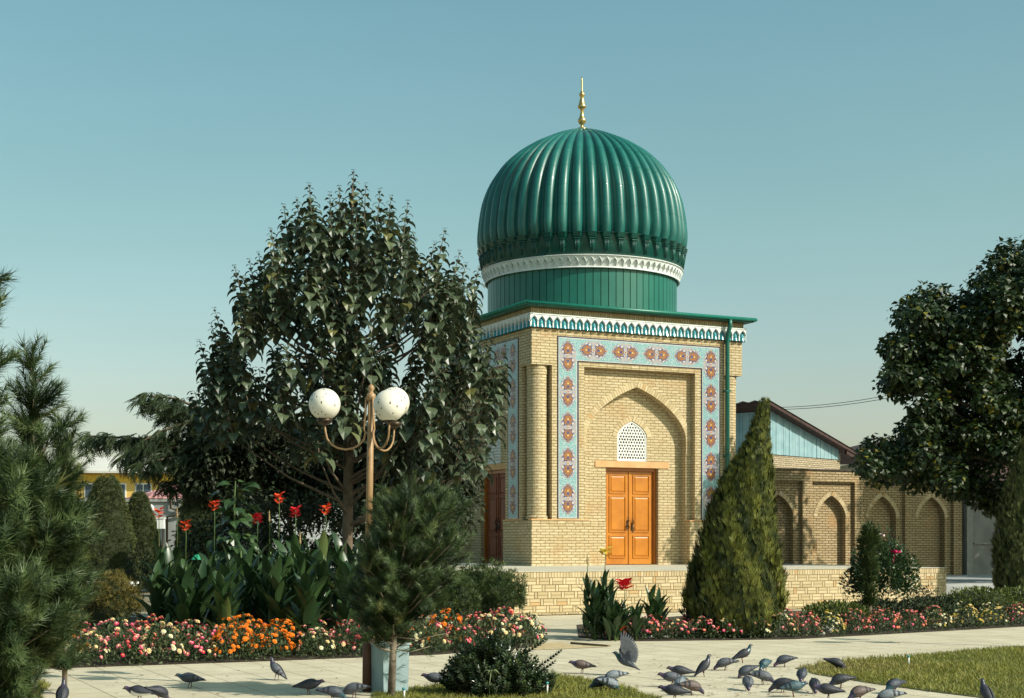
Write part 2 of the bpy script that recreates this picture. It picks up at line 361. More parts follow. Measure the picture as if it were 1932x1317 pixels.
def arch_ring(mb, T, c, h, zs, za, wd, d0, d1, bw=.072, m=0, down=0.0):
    """a ring of radial bricks standing proud of the wall"""
    pr = arch_prof(c, h, zs, za, 40)
    if down: pr = [(c-h, zs-down)]+pr+[(c+h, zs-down)]
    L = [0]
    for p, q in zip(pr[:-1], pr[1:]): L.append(L[-1]+math.hypot(q[0]-p[0], q[1]-p[1]))
    def at(s):
        s = max(0, min(L[-1]-1e-6, s))
        for i in range(len(L)-1):
            if L[i+1] >= s:
                t = (s-L[i])/max(1e-9, L[i+1]-L[i]); p, q = pr[i], pr[i+1]
                dx, dz = q[0]-p[0], q[1]-p[1]; l = math.hypot(dx, dz)
                return (p[0]+dx*t, p[1]+dz*t, -dz/l, dx/l)
    nb = int(L[-1]/(bw+.008)); st = L[-1]/nb
    for i in range(nb):
        A = at(i*st+.005); B = at((i+1)*st-.005)
        q = [(A[0], A[1]), (B[0], B[1]), (B[0]+B[2]*wd, B[1]+B[3]*wd), (A[0]+A[2]*wd, A[1]+A[3]*wd)]
        if (q[2][0]-q[3][0])*(B[0]-A[0]) < -.001: continue
        vs = [T(x, d0, z) for x, z in q]+[T(x, d1, z) for x, z in q]
        mb.add(vs, [(0, 1, 2, 3), (0, 1, 5, 4), (1, 2, 6, 5), (2, 3, 7, 6), (3, 0, 4, 7)], m)

B = empty('domed_mausoleum', (UO.x, UO.y, ZT), ANG, 'small square buff brick mausoleum with ribbed green dome and tiled arch portal', 'mausoleum')
wl = MB()   # material 0 brick, 1 soldier courses
wl.box(0, W, 0, W, 5.275, 6.235)
wl.box(.65, W-.65, .70, W-.70, 0, 5.275, 0)  # inner box added to block light behind the door and grille
for k, T in enumerate(SIDES):
    if k < 2 or True:
        ys = 0 if k in (0, 3) else .6
        for s in (0, 1):
            A = (lambda a: a) if s == 0 else (lambda a: W-a)
            def bx(a0, a1, d0, d1, z0, z1, m=0, sw=False):
                x0, x1 = sorted((A(a0), A(a1))); wl.box(x0, x1, d0, d1, z0, z1, m, T, .5, sw)
            bx(ys, 1.56, 0, .6, 0, 1.06); bx(1.56, 1.725, 0, .198, 0, 1.06)
            bx(ys, 1.56, -.004, .6, 1.06, 1.20, 1); bx(1.56, 1.725, -.004, .198, 1.06, 1.20, 1)
            bx(.6, 1.335, 0, .6, 1.2, 5.275)
            bx(1.335, 1.56, -.006, .6, 1.2, 5.275)
        # soldier strips above and below the tile frieze, recess with pointed arch, back wall with door opening
        wl.box(.6, 6.0, -.006, .1, 6.05, 6.233, 1, T)
        wl.box(1.335, 5.265, -.006, .02, 5.275, 5.425, 1, T)
        arch_plate(wl, T, 1.56, 5.04, 0, 5.274, 3.3, 1.57, 3.45, 4.835, .2, .45)
        wl.box(1.62, 2.48, .45, .699, 0, 2.65, 0, T); wl.box(4.14, 4.98, .45, .699, 0, 2.65, 0, T)
        arch_plate(wl, T, 1.62, 4.98, 2.65, 5.1, 3.3, .47, 3.5, 3.93, .45, .53, sill=2.83)
        wl.box(1.62, 2.48, .446, .47, 1.06, 1.20, 1, T); wl.box(4.14, 4.98, .446, .47, 1.06, 1.20, 1, T)
        wl.box(2.48, 4.14, .55, .69, 2.65, 2.8, 0, T)
wall = wl.build('wall', [brick, soldier], B)
for T in SIDES:
    rg = MB(); arch_ring(rg, T, 3.3, 1.57, 3.45, 4.835, .165, .184, .21, down=.4); rg.build('arch_brickwork', brick1, B)
    rg = MB(); arch_ring(rg, T, 3.3, .47, 3.5, 3.93, .15, .436, .46); rg.build('arch_brickwork', brick1, B)
for k, T in enumerate(SIDES):
    y0 = -.012 if k in (0, 3) else .602
    for a0, a1 in ((y0, 1.735), (W-1.735, W-y0)):
        lg = MB(); lg.box(a0, a1, -.014, .19, 1.201, 1.228, 0, T); lg.build('ledge', salmon, B)
for i, (x, y) in enumerate([(.31, .31), (W-.31, .31), (.31, W-.31), (W-.31, W-.31)]):
    c = MB(); R0 = .262; n = 28
    prof = [(R0+.03, 1.228), (R0+.03, 1.30), (R0, 1.32), (R0, 5.02), (R0+.012, 5.04), (R0+.012, 5.273)]
    for (ra, za), (rb_, zb) in zip(prof[:-1], prof[1:]):
        for j in range(n):
            t0, t1 = 2*PI*j/n, 2*PI*(j+1)/n
            c.add([(ra*math.cos(t0), ra*math.sin(t0), za), (ra*math.cos(t1), ra*math.sin(t1), za), (rb_*math.cos(t1), rb_*math.sin(t1), zb), (rb_*math.cos(t0), rb_*math.sin(t0), zb)], [(0, 1, 2, 3)], 0, .5)
    o = c.build('corner_column', brick, B, (x, y, 0))
    uvd = o.data.uv_layers['uv'].data
    for p in o.data.polygons:     # wrap the coursing round the shaft
        base = None
        for li in p.loop_indices:
            co = o.data.vertices[o.data.loops[li].vertex_index].co; t = math.atan2(co.y, co.x)
            if base is None: base = t
            while t-base > PI: t -= 2*PI
            while t-base < -PI: t += 2*PI
            uvd[li].uv = (t*R0, co.z)
        p.use_smooth = True
# glazed tile frame on each visible side
def disc(mb, T, s, t, r, m, d, lobes=0, amp=.12, n=24, vert=True, sx=1.0, sy=1.0, ph=0.0):
    pts = []
    for k in range(n):
        a = 2*PI*k/n; rr = r*(1+amp*math.cos(lobes*a+ph)) if lobes else r
        x, y = rr*math.cos(a)*sx, rr*math.sin(a)*sy
        p = (s+x, t+y)
        pts.append(T(p[1], d, p[0]) if vert else T(p[0], d, p[1]))
    mb.add(pts, [tuple(range(n))], m, .5)
def rosette(mb, T, s0, t0, sl, vert):
    dd = -.0325
    disc(mb, T, s0, t0, .5, 1, dd+.003, 10, .06, 40, vert, sl/1.10, .50)
    for sg in (-1, 1):
        s = s0+sg*sl*.205
        for k in range(9):
            a = 2*PI*k/9+(PI if sg < 0 else 0)
            disc(mb, T, s+.150*math.cos(a), t0+.165*math.sin(a), .030, 4, dd, 0, 0, 8, vert)
            disc(mb, T, s+.168*math.cos(a+.35), t0+.168*math.sin(a+.35), .013, 3, dd-.001, 0, 0, 6, vert)
        disc(mb, T, s, t0, .150, 3, dd-.002, 8, .10, 40, vert, 1.12, 1.0)
        for k in range(12):
            a = 2*PI*(k+.5)/12; disc(mb, T, s+.205*math.cos(a), t0+.195*math.sin(a), .012, 3, dd-.0012, 0, 0, 5, vert)
        disc(mb, T, s+sg*.006, t0, .126, 2, dd-.004, 8, .16, 40, vert, 1.12, 1.0)
        disc(mb, T, s-sg*.05, t0, .040, 3, dd-.0052, 5, .3, 20, vert)
        disc(mb, T, s+sg*.03, t0, .028, 5, dd-.006, 3, .25, 12, vert)
        disc(mb, T, s+sg*.185, t0, .026, 2, dd-.003, 0, 0, 8, vert)
    for sg in (-1, 1):
        for w_, m_, e_ in ((.032, 3, .001), (.012, 4, .003)):
            q = [(s0-.12, t0-sg*.11), (s0-.12+w_, t0-sg*.11-w_*.4), (s0+.12, t0+sg*.11), (s0+.12-w_, t0+sg*.11+w_*.4)]
            mb.add([T(p[1], dd-e_-.001*sg, p[0]) if vert else T(p[0], dd-e_-.001*sg, p[1]) for p in q], [(0, 1, 2, 3)], m_, .5)
    disc(mb, T, s0, t0, .058, 4, dd-.005, 0, 0, 4, vert); disc(mb, T, s0, t0, .032, 2, dd-.007, 0, 0, 4, vert)
tmats = [tile_turq, tile_lilac, tile_orange, tile_blue, tile_white, tile_yel, navy]
for k, T in enumerate(SIDES[:3]):
    tp = MB()
    def tb(a0, a1, z0, z1):
        tp.box(a0-.035, a1+.035, -.02, .01, z0-.02, z1+.04, 6, T)
        tp.box(a0-.008, a1+.008, -.027, -.018, z0, z1, 4, T)
        tp.box(a0+.012, a1-.012, -.030, -.024, z0+.012, z1-.012, 0, T)
    tp.box(.78-.02, .78, -.02, .01, 1.25, 6.04, 6, T); tp.box(1.335, 1.39, -.016, .01, 1.25, 5.40, 6, T)
    tp.box(5.82, 5.86, -.02, .01, 1.25, 6.04, 6, T); tp.box(5.235, 5.265, -.016, .01, 1.25, 5.40, 6, T)
    tp.box(.76, 5.86, -.021, .01, 6.015, 6.05, 6, T); tp.box(1.36, 5.24, -.014, .01, 5.40, 5.425, 6, T)
    for a0, a1 in ((.78, 1.335), (5.265, 5.82)):
        tp.box(a0, a1, -.027, .01, 1.25, 6.015, 4, T); tp.box(a0+.018, a1-.018, -.0285, .0, 1.27, 5.997, 0, T)
    tp.box(1.335, 5.265, -.027, .01, 5.425, 6.015, 4, T); tp.box(1.317, 5.283, -.0285, .0, 5.443, 5.997, 0, T)
    for a0 in (1.0575, 5.5425):
        for i in range(5): rosette(tp, T, 1.29+.475+i*.942, a0, .90, True)
    for i in range(4): rosette(tp, T, 1.335+.4912+i*.9825, 5.72, .93, False)
    tp.build('tile_frame', tmats, B)
# stalactite cornice: white ogee hoods over teal bells
for k, T in enumerate(SIDES):
    wc = MB(); n = 30; u_ = (W+.16)/n
    for i in range(n):
        c0 = -.08+(i+.5)*u_
        arch_plate(wc, T, c0-u_/2, c0+u_/2, 6.245, 6.565, c0, u_*.42, 6.36, 6.52, -.085, -.01, 0, n=5)
        
        hood = arch_prof(c0, u_*.44, 6.38, 6.535, 5)
        for p, q in zip(hood[:-1], hood[1:]):
            a = [T(p[0], -.085, p[1]), T(q[0], -.085, q[1]), T(q[0], -.105, q[1]), T(p[0], -.105, p[1]), T(p[0], -.085, p[1]+.02), T(q[0], -.085, q[1]+.02)]
            wc.add(a, [(0, 1, 2, 3), (3, 2, 5, 4)], 0, .5)
        for zz, rr, zz2, rr2 in ((6.235, .094, 6.33, .066), (6.33, .074, 6.41, .058), (6.41, .046, 6.50, .01)):
            ring1 = [T(c0+rr*math.cos(a), -.02-rr*math.sin(a)*1.05, zz) for a in [PI*j/6 for j in range(7)]]
            ring2 = [T(c0+rr2*math.cos(a), -.02-rr2*math.sin(a)*1.05, zz2) for a in [PI*j/6 for j in range(7)]]
            wc.rings([ring1, ring2], 1, False, False, True)
    wc.box(-.10, W+.10, -.10, -.004, 6.565, 6.60, 0, T)
    wc.box(-.06, W+.06, -.018, -.002, 6.24, 6.56, 1, T)
    wc.build('stalactite_cornice', [white_old, teal], B)
sb = MB(); sb.box(-.03, W+.03, -.03, W+.03, 6.601, 6.757, 0, swap=False)
sc_ = MB()
sc_.box(-.03, W+.03, -.03, W+.03, 6.601, 6.757, 0, None, .5, True)
sc_.box(.1, W-.1, .1, W-.1, 6.2, 6.60, 0)
o = sc_.build('parapet_course', soldier, B)
rf = MB()
rf.box(-.24, W+.24, -.24, W+.24, 6.76, 6.80)
apx = [(-.24, -.24, 6.805), (W+.24, -.24, 6.805), (W+.24, W+.24, 6.805), (-.24, W+.24, 6.805)]
inn = [(.6, .6, 6.90), (W-.6, .6, 6.90), (W-.6, W-.6, 6.90), (.6, W-.6, 6.90)]
rf.add(apx+inn, [(0, 1, 5, 4), (1, 2, 6, 5), (2, 3, 7, 6), (3, 0, 4, 7), (4, 5, 6, 7)], 0)
roof = rf.build('roof', green_paint, B)
gt = MB()
for a, b_ in (((-.28, -.28), (W+.28, -.28)), ((-.28, -.28), (-.28, W+.28)), ((W+.28, -.28), (W+.28, W+.28)), ((-.28, W+.28), (W+.28, W+.28))):
    gt.tube([(a[0], a[1], 6.83), (b_[0], b_[1], 6.83)], .05, 10)
gt.build('gutter', green_gutter, B)
dp = MB(); dp.tube([(6.03, -.25, 6.80), (6.03, -.25, 6.62), (6.03, -.17, 6.45), (6.03, -.12, 6.15), (6.03, -.12, .02)], .062, 10)
for z in (1.2, 3.0, 4.8): dp.box(5.95, 6.11, -.19, 0.0, z, z+.04)
dp.build('downpipe', green_paint, B)
# doors, lintels, grilles
def door(T, red=False):
    f = MB(); d0 = .60
    f.box(2.485, 2.56, .56, .69, 0.01, 2.645, 0, T); f.box(4.06, 4.135, .56, .69, 0.01, 2.645, 0, T); f.box(2.56, 4.06, .56, .69, 2.56, 2.645, 0, T)
    fr = f.build('door_frame', wood_dk, B)
    for s in (0, 1):
        a0 = 2.565 if s == 0 else 3.315; a1 = a0+.74
        l = MB(); l.box(a0, a1, .625, .67, .02, 2.55, 0, T)
        st = .14
        for z0, z1 in ((.22, .78), (.92, 1.86), (1.98, 2.44)):
            x0, x1 = a0+st, a1-st+.01
            for (b0, b1, c0, c1) in ((x0-.03, x1+.03, z0-.03, z0), (x0-.03, x1+.03, z1, z1+.03), (x0-.03, x0, z0, z1), (x1, x1+.03, z0, z1)):
                l.box(b0, b1, .602, .626, c0, c1, 0, T)
            vs = [T(x0+.05, .604, z0+.05), T(x1-.05, .604, z0+.05), T(x1-.05, .604, z1-.05), T(x0+.05, .604, z1-.05), T(x0+.012, .6235, z0+.012), T(x1-.012, .6235, z0+.012), T(x1-.012, .6235, z1-.012), T(x0+.012, .6235, z1-.012)]
            l.add(vs, [(0, 1, 2, 3), (0, 1, 5, 4), (1, 2, 6, 5), (2, 3, 7, 6), (3, 0, 4, 7)], 0)
        if s == 1: l.box(3.285, 3.335, .60, .624, .02, 2.55, 0, T)
        lf = l.build('door_leaf', wood_shaded if red else wood, B)
        h = MB(); hx = 3.235 if s == 0 else 3.40; hz = 1.12 if s == 0 else 1.06
        h.box(hx-.022, hx+.022, .588, .60, hz-.09, hz+.10, 0, T)
        h.tube([T(hx+.05*math.cos(t), .575, hz-.09+.06*math.sin(t)) for t in [2*PI*i/12 for i in range(13)]], .011, 6)
        h.tube([T(hx, .59, hz+.06), T(hx+.04, .565, hz+.09), T(hx+.01, .56, hz+.14), T(hx, .585, hz+.19)], .012, 6)
        h.build('door_handle', iron, lf)
    li = MB(); li.box(2.14, 4.46, .425, .60, 2.655, 2.826, 0, T); li.build('lintel', salmon, B)
def grille(T):
    g = MB(); c = 3.3; h = .465; zs, za, zb = 3.5, 3.925, 2.835; pr = arch_prof(c, h, zs, za, 30)
    def top(x):
        for p, q in zip(pr[:-1], pr[1:]):
            if p[0] <= x <= q[0]: return p[1]+(q[1]-p[1])*(x-p[0])/max(1e-9, q[0]-p[0])
        return zs
    st = .0155; nx = int(2*h/st); d0, d1 = .470, .512
    def solid(x, z):
        if abs(x-c) > h-.045 or z < zb+.05: return True
        if z > top(x)-.055: return True
        row = int((z-zb-.05)//.083); zz = (z-zb-.05)-row*.083-.0415
        xo = ((x-c)+(.0425 if row % 2 else 0))/.085; xx = (xo-math.floor(xo)-.5)*.085
        return abs(xx)+abs(zz)*.5 > .032 or abs(zz) > .031
    nz = int((za-zb)/st)+1; S = {}
    for i in range(nx):
        for j in range(nz):
            x = c-h+(i+.5)*st; z = zb+(j+.5)*st
            if z < top(x): S[i, j] = solid(x, z)
    for (i, j), sld in S.items():
        x0, x1, z0, z1 = c-h+i*st, c-h+(i+1)*st, zb+j*st, zb+(j+1)*st
        if sld:
            g.add([T(x0, d0, z0), T(x1, d0, z0), T(x1, d0, z1), T(x0, d0, z1)], [(0, 1, 2, 3)], 0, .5)
        else:
            for (di, dj, e) in ((-1, 0, ((x0, z0), (x0, z1))), (1, 0, ((x1, z0), (x1, z1))), (0, -1, ((x0, z0), (x1, z0))), (0, 1, ((x0, z1), (x1, z1)))):
                if S.get((i+di, j+dj), False):
                    (xa, za_), (xb, zb_) = e
                    g.add([T(xa, d0, za_), T(xb, d0, zb_), T(xb, d1, zb_), T(xa, d1, za_)], [(0, 1, 2, 3)], 0, .5)
    full = [(c-h, zb)]+pr+[(c+h, zb)]
    for p, q in zip(full[:-1], full[1:]):
        a = [(p[0], p[1]), (q[0], q[1])]; b_ = [(c+(x-c)*.93, zb+(z-zb)*.96) for x, z in a]
        g.add([T(a[0][0], .462, a[0][1]), T(a[1][0], .462, a[1][1]), T(b_[1][0], .456, b_[1][1]), T(b_[0][0], .456, b_[0][1])], [(0, 1, 2, 3)], 0, .5)
        g.add([T(b_[0][0], .456, b_[0][1]), T(b_[1][0], .456, b_[1][1]), T(b_[1][0], .47, b_[1][1]), T(b_[0][0], .47, b_[0][1])], [(0, 1, 2, 3)], 0, .5)
    g.build('window_grille', white_pl, B)
    k = MB(); k.box(c-h, c+h, .528, .54, zb, za, 0, T); k.build('painted_dark_backing', dark, B)  # dark sheet behind the grille; the unlit interior is painted in its colour
door(T_front); grille(T_front); door(T_left, True); grille(T_left)
for T in (T_right, T_back):
    k = MB(); k.box(2.48, 4.14, .50, .698, 0.0, 2.65, 0, T); k.box(2.8, 3.8, .50, .69, 2.82, 3.95, 0, T); k.build('blocked_opening', brick, B)

# drum, collar, brackets, ribbed dome, finial (centre of the square)
DC = (W/2, W/2, 0); zo = -ZT
dr = MB(); n = 80; R0 = 2.74
sec = []
for k in range(n):
    a0 = 2*PI*k/n; da = 2*PI/n
    for f_, r_ in ((0.0, R0-.03), (.07, R0-.03), (.09, R0), (.98, R0)): sec.append((a0+f_*da, r_))
dr.rings([[(DC[0]+r*math.cos(a), DC[1]+r*math.sin(a), z) for a, r in sec] for z in (6.82, 9.08+zo+.06)], 0, False, smooth=False)
dr.build('drum', green_paint, B)
cl = MB(); n = 84; z0c, z1c = 9.08+zo, 9.37+zo
def T_col(i):
    def T(a, d, z):
        t = (z-z0c)/(z1c-z0c); r = 2.80+.10*t-d; an = 2*PI*(i+a)/n
        return (DC[0]+r*math.cos(an), DC[1]+r*math.sin(an), z)
    return T
for i in range(n):
    arch_plate(cl, T_col(i), 0, 1, z0c, z1c, .5, .33, z0c+.10, z0c+.225, 0, .05, 0, n=4, sill=z0c+.02)
    hood = arch_prof(.5, .36, z0c+.10, z0c+.245, 4); T = T_col(i)
    for p, q in zip(hood[:-1], hood[1:]):
        cl.add([T(p[0], 0, p[1]), T(q[0], 0, q[1]), T(q[0], -.025, q[1]), T(p[0], -.025, p[1]), T(p[0], 0, p[1]+.03), T(q[0], 0, q[1]+.03)], [(0, 1, 2, 3), (3, 2, 5, 4)], 0, .5)
cl.lathe([(2.79, z0c-.03), (2.83, z0c-.03), (2.83, z0c), (2.79, z0c+.0)], 96, 0, DC, False)
cl.lathe([(2.76, z0c-.02), (2.84, z1c)], 96, 0, DC, False)
cl.lathe([(2.88, z1c-.005), (2.93, z1c), (2.93, z1c+.02), (2.80, z1c+.022)], 96, 0, DC, False)
cl.build('scalloped_collar', white_old, B)
bk = MB(); NR = 46; zb0, zb1 = 9.40+zo, 9.97+zo
bk.lathe([(2.84, zb0-.02), (2.90, zb0), (2.90, zb1+.05)], 126, 0, DC, False)
for k in range(NR):
    an = 2*PI*(k+.5)/NR
    def Q(dx, r, z): return (DC[0]+r*math.cos(an)-dx*math.sin(an), DC[1]+r*math.sin(an)+dx*math.cos(an), z)
    for (z0, z1, w0, w1, p0, p1) in ((zb1-.10, zb1+.02, .15, .185, .10, .16), (zb1-.14, zb1-.10, .11, .15, .06, .10), (zb1-.16, zb1-.14, .14, .14, .12, .12), (zb0+.10, zb1-.17, .06, .11, .03, .09), (zb0, zb0+.10, .03, .06, .0, .03)):
        a = [Q(-w0, 2.89, z0), Q(-w0*.6, 2.89+p0, z0), Q(w0*.6, 2.89+p0, z0), Q(w0, 2.89, z0)]
        b_ = [Q(-w1, 2.89, z1), Q(-w1*.6, 2.89+p1, z1), Q(w1*.6, 2.89+p1, z1), Q(w1, 2.89, z1)]
        bk.rings([a, b_], 0, True, True, False)
    for dx in (-.05, 0, .05):
        bk.tube([Q(dx*.5, 2.93, zb0+.08), Q(dx, 2.985, zb1-.18)], .014, 5)
bk.build('dome_brackets', green_dark, B)
dm = MB()
prof = [(2.985, 9.98), (3.045, 10.2), (3.05, 10.45), (3.02, 10.75), (2.98, 11.03), (2.92, 11.32), (2.82, 11.62), (2.69, 11.9), (2.50, 12.2), (2.28, 12.47), (1.96, 12.76), (1.51, 13.05), (1.22, 13.19), (.92, 13.33), (.62, 13.44), (.35, 13.52), (.14, 13.57)]
# smooth the profile
def cr(p0, p1, p2, p3, t): return tuple(.5*((2*b)+(-a+c)*t+(2*a-5*b+4*c-d)*t*t+(-a+3*b-3*c+d)*t**3) for a, b, c, d in zip(p0, p1, p2, p3))
pp = []
for i in range(len(prof)-1):
    q = [prof[max(0, i-1)], prof[i], prof[i+1], prof[min(len(prof)-1, i+2)]]
    for t in (0, .5): pp.append(cr(*q, t))
pp.append(prof[-1])
ns = 14; rings = []
def bulge_(s):
    q = (s-.11)/.78
    return 0.0 if q <= 0 or q >= 1 else math.sqrt(max(0, 1-(2*q-1)**2))

for r, z in pp:
    ring = []
    for k in range(NR):
        for j in range(ns):
            s = j/ns; bulge = bulge_(s)
            rr = r-.20*(r/3.05)**.8*(1-bulge)-0
            an = 2*PI*(k+s)/NR; ring.append((DC[0]+rr*math.cos(an), DC[1]+rr*math.sin(an), z+zo))
    rings.append(ring)
dm.rings(rings, 0, False)
dm.lathe([(2.86, 9.975+zo), (2.86, 9.985+zo), (3.0, 9.984+zo)], 84, 0, DC, False)
dome = dm.build('dome', green_dome, B)
sm = MB()     # the folded seams between the sheets of each rib
for zs_ in (10.75, 11.32, 11.9, 12.47, 12.9, 13.19):
    r = np.interp(zs_, [p[1] for p in prof], [p[0] for p in prof])
    r2 = np.interp(zs_+.012, [p[1] for p in prof], [p[0] for p in prof])
    a, b_ = [], []
    for k in range(NR):
        for j in range(ns):
            s = j/ns; bl = bulge_(s)
            an = 2*PI*(k+s)/NR
            for L_, rq, zq in ((a, r, zs_), (b_, r2, zs_+.012)):
                rr = rq-.20*(rq/3.05)**.8*(1-bl)+.006; L_.append((DC[0]+rr*math.cos(an), DC[1]+rr*math.sin(an), zq+zo))
    sm.rings([a, b_], 0, False)
sm.build('sheet_seam', green_paint, dome)
fn = MB()
fn.lathe([(.16, 13.56+zo), (.15, 13.60+zo), (.05, 13.62+zo), (.04, 13.70+zo), (.075, 13.73+zo), (.12, 13.80+zo), (.125, 13.85+zo), (.09, 13.90+zo), (.06, 13.98+zo), (.045, 14.12+zo), (.07, 14.16+zo), (.07, 14.18+zo),
          (.12, 14.20+zo), (.125, 14.25+zo), (.095, 14.30+zo), (.07, 14.42+zo), (.05, 14.52+zo), (.085, 14.56+zo), (.085, 14.60+zo), (.04, 14.66+zo), (.025, 14.72+zo), (.022, 15.02+zo), (.005, 15.12+zo)], 20, 0, DC)
fn.build('finial', gold, B)

# ---------------------------------------------------------------- terrace of patterned brick
TE = empty('brick_terrace', (UO.x, UO.y, 0), ANG, 'long buff brick terrace with basket weave face under the domed building', 'terrace')
t = MB(); U0, U1, V0 = -4.2, 8.44, -6.12
t.box(U0, U1, V0+.012, 3.2, .02, .93); t.build('core', mortar, TE)
fb = MB()
def basket(Tm, L):
    rh = .15; px_ = .325
    nrow = 5; zt = .945-.125
    x = 0
    while x < L-.03:
        fb.box(x+.004, min(x+.066, L), 0, .03, zt+.004, .945, 0, Tm); x += .0725
    for r in range(nrow+1):
        z1 = zt-r*rh; z0 = max(0.02, z1-rh)
        if z1-z0 < .03: continue
        x = -(px_/2 if r % 2 else 0)-.02*r
        while x < L:
            for (xa, xb, za, zb_) in ((x+.007, x+.247, z0+.006, (z0+z1)/2-.0045), (x+.007, x+.247, (z0+z1)/2+.0045, z1-.006), (x+.262, x+.319, z0+.006, z1-.006)):
                a, b_ = max(0, xa), min(L, xb)
                if b_-a > .02: fb.box(a, b_, random.uniform(-.002, .002), .03, za, zb_, 0, Tm)
            x += px_
basket(lambda x, d, z: (U0+x, V0+d, z), U1-U0)
basket(lambda x, d, z: (U1-d+.03, V0+x, z), 9.0)
basket(lambda x, d, z: (U0+d-.03, V0+x, z), 9.0)
fb.build('brick_face', brick1, TE)
tt = MB(); tt.box(U0-.03, U1+.04, V0-.012, 3.2, .946, .965); tt.build('paved_top', terrace_top, TE)

# ---------------------------------------------------------------- arcade wall
AW = empty('arcade_wall', (UO.x, UO.y, 0), ANG, 'long buff brick wall of blind pointed arches right of the mausoleum', 'wall')
aw = MB(); V1 = 3.2
def T_a(a, d, z): return (a, V1+d, z)
aw.box(6.62, 17.64, V1, V1+.5, 3.49, 3.75, 0); aw.box(6.62, 17.64, V1-.008, V1+.5, 3.75, 3.85, 1, None, .5, False)
pitch = 2.05; piers = [11.295+pitch*k for k in range(-2, 4)]
prev = 6.62
ar = MB()
for k, c in enumerate(piers):
    a1 = min(c+.185, 17.64)
    aw.box(c-.185, a1, V1, V1+.5, .0, 3.49, 0)
    cc = c-pitch/2; l0 = c-pitch+.185
    if l0 < 6.7: l0 = 6.62
    arch_plate(aw, T_a, l0, c-.185, 0, 3.489, (l0+c-.185)/2 if k else cc, .56, 2.40, 3.07, .12, .34)
    arch_ring(ar, T_a, (l0+c-.185)/2 if k else cc, .56, 2.40, 3.07, .13, .108, .13)
    prev = a1
arch_plate(aw, T_a, prev, 17.64, 0, 3.489, (prev+17.64)/2, .01, 2.0, 2.02, .12, .34) if prev < 17.5 else None
aw.box(6.62, 17.64, V1+.34, V1+.52, 0, 3.48, 0)
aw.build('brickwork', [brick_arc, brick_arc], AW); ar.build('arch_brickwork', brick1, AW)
cp = MB(); cp.box(6.60, 17.68, V1-.05, V1+.55, 3.851, 3.885); cp.build('coping', mat('dark_coping', (.05, .045, .04), (.09, .08, .07), rough=.9), AW)
# plain rendered wall beyond the arcade
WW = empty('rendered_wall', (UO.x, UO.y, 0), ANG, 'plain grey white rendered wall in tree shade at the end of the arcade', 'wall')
r_ = MB(); r_.box(17.7, 26, V1-.10, V1+.4, .5, 3.6); r_.build('render_panel', mat('shaded_render', (.17, .17, .16), (.25, .25, .23), rough=.9, nscale=1.5, bump=.1), WW)  # white wall coloured darker, so tree shade is partly in the paint
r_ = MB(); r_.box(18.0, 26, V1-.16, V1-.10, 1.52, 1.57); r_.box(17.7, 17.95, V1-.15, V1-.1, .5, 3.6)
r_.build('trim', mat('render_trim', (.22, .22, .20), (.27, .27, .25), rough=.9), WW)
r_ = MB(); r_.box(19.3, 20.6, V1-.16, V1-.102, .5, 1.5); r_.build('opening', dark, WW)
ks = MB(); ks.box(9.2, 30, -5.25, -4.92, 0, .42)
ko = ks.build('yard_step', concrete); ko.location = UO; ko.rotation_euler = (0, 0, ANG); ko['kind'] = 'structure'

# ---------------------------------------------------------------- shed with blue boarding, far house, wires
bluew = mat('blue_boards', (.18, .31, .34), (.27, .40, .42), rough=.7, nscale=2.5)
roofdk = mat('dark_roof_timber', (.035, .018, .015), (.07, .035, .028), rough=.8)
slate = mat('corrugated_grey', (.16, .15, .14), (.24, .23, .22), rough=.8)
S0 = P(1452, HY, 58); S0.z = 0; ang = math.atan2(.743, .669)
SH = empty('blue_boarded_shed', S0, ang, 'brick shed with pale blue boarded gable and sloping dark eaves behind the arcade', 'shed')
s_ = MB(); s_.box(0, 5.45, 0, 4.4, 0, 5.0, 0); s_.box(5.32, 5.5, .001, 4.4, 5.0, 5.3, 0); s_.build('wall', brick_shed, SH)
s_ = MB(); x = 0.0; zt_ = lambda x: 6.74-.246*x
while x < 5.28:
    wd = min(random.choice((.10, .12, .14, .16)), 5.3-x)
    y = -.03-random.uniform(0, .022)
    vs = [(x+.006, y, 5.02), (x+wd-.006, y, 5.02), (x+wd-.006, y, zt_(x+wd)), (x+.006, y, zt_(x))]
    s_.add(vs+[(p[0], 0.03, p[2]) for p in vs], [(0, 1, 2, 3), (0, 4, 7, 3), (1, 5, 6, 2), (3, 2, 6, 7), (4, 5, 6, 7)], 0); x += wd
y = 0.0
while y < 4.3:
    wd = .15; s_.box(-.05-random.uniform(0, .02), -.01, y+.005, y+wd-.005, 4.6, 6.70, 0); y += wd
s_.build('boarding', bluew, SH)
s_ = MB()
s_.add([(-.7, -.45, 6.72+.17), (7.3, -.45, 6.72+.17-1.968), (7.3, 4.9, 4.922), (-.7, 4.9, 6.89)]+[(-.7, -.45, 6.89+.14), (7.3, -.45, 5.062), (7.3, 4.9, 5.062), (-.7, 4.9, 7.03)],
       [(0, 1, 2, 3), (4, 5, 6, 7), (0, 1, 5, 4), (1, 2, 6, 5), (3, 2, 6, 7), (0, 3, 7, 4)])
for q in (-.40, 1.0, 2.4, 3.8):
    s_.add([(5.3, q, 5.25), (7.1, q, 4.80), (7.1, q+.09, 4.80), (5.3, q+.09, 5.25), (5.3, q, 5.42), (7.1, q, 4.96), (7.1, q+.09, 4.96), (5.3, q+.09, 5.42)], [(0, 1, 2, 3), (4, 5, 6, 7), (0, 1, 5, 4), (1, 2, 6, 5), (3, 2, 6, 7)])
s_.build('roof_timber', roofdk, SH)
s_ = MB(); nn = 40
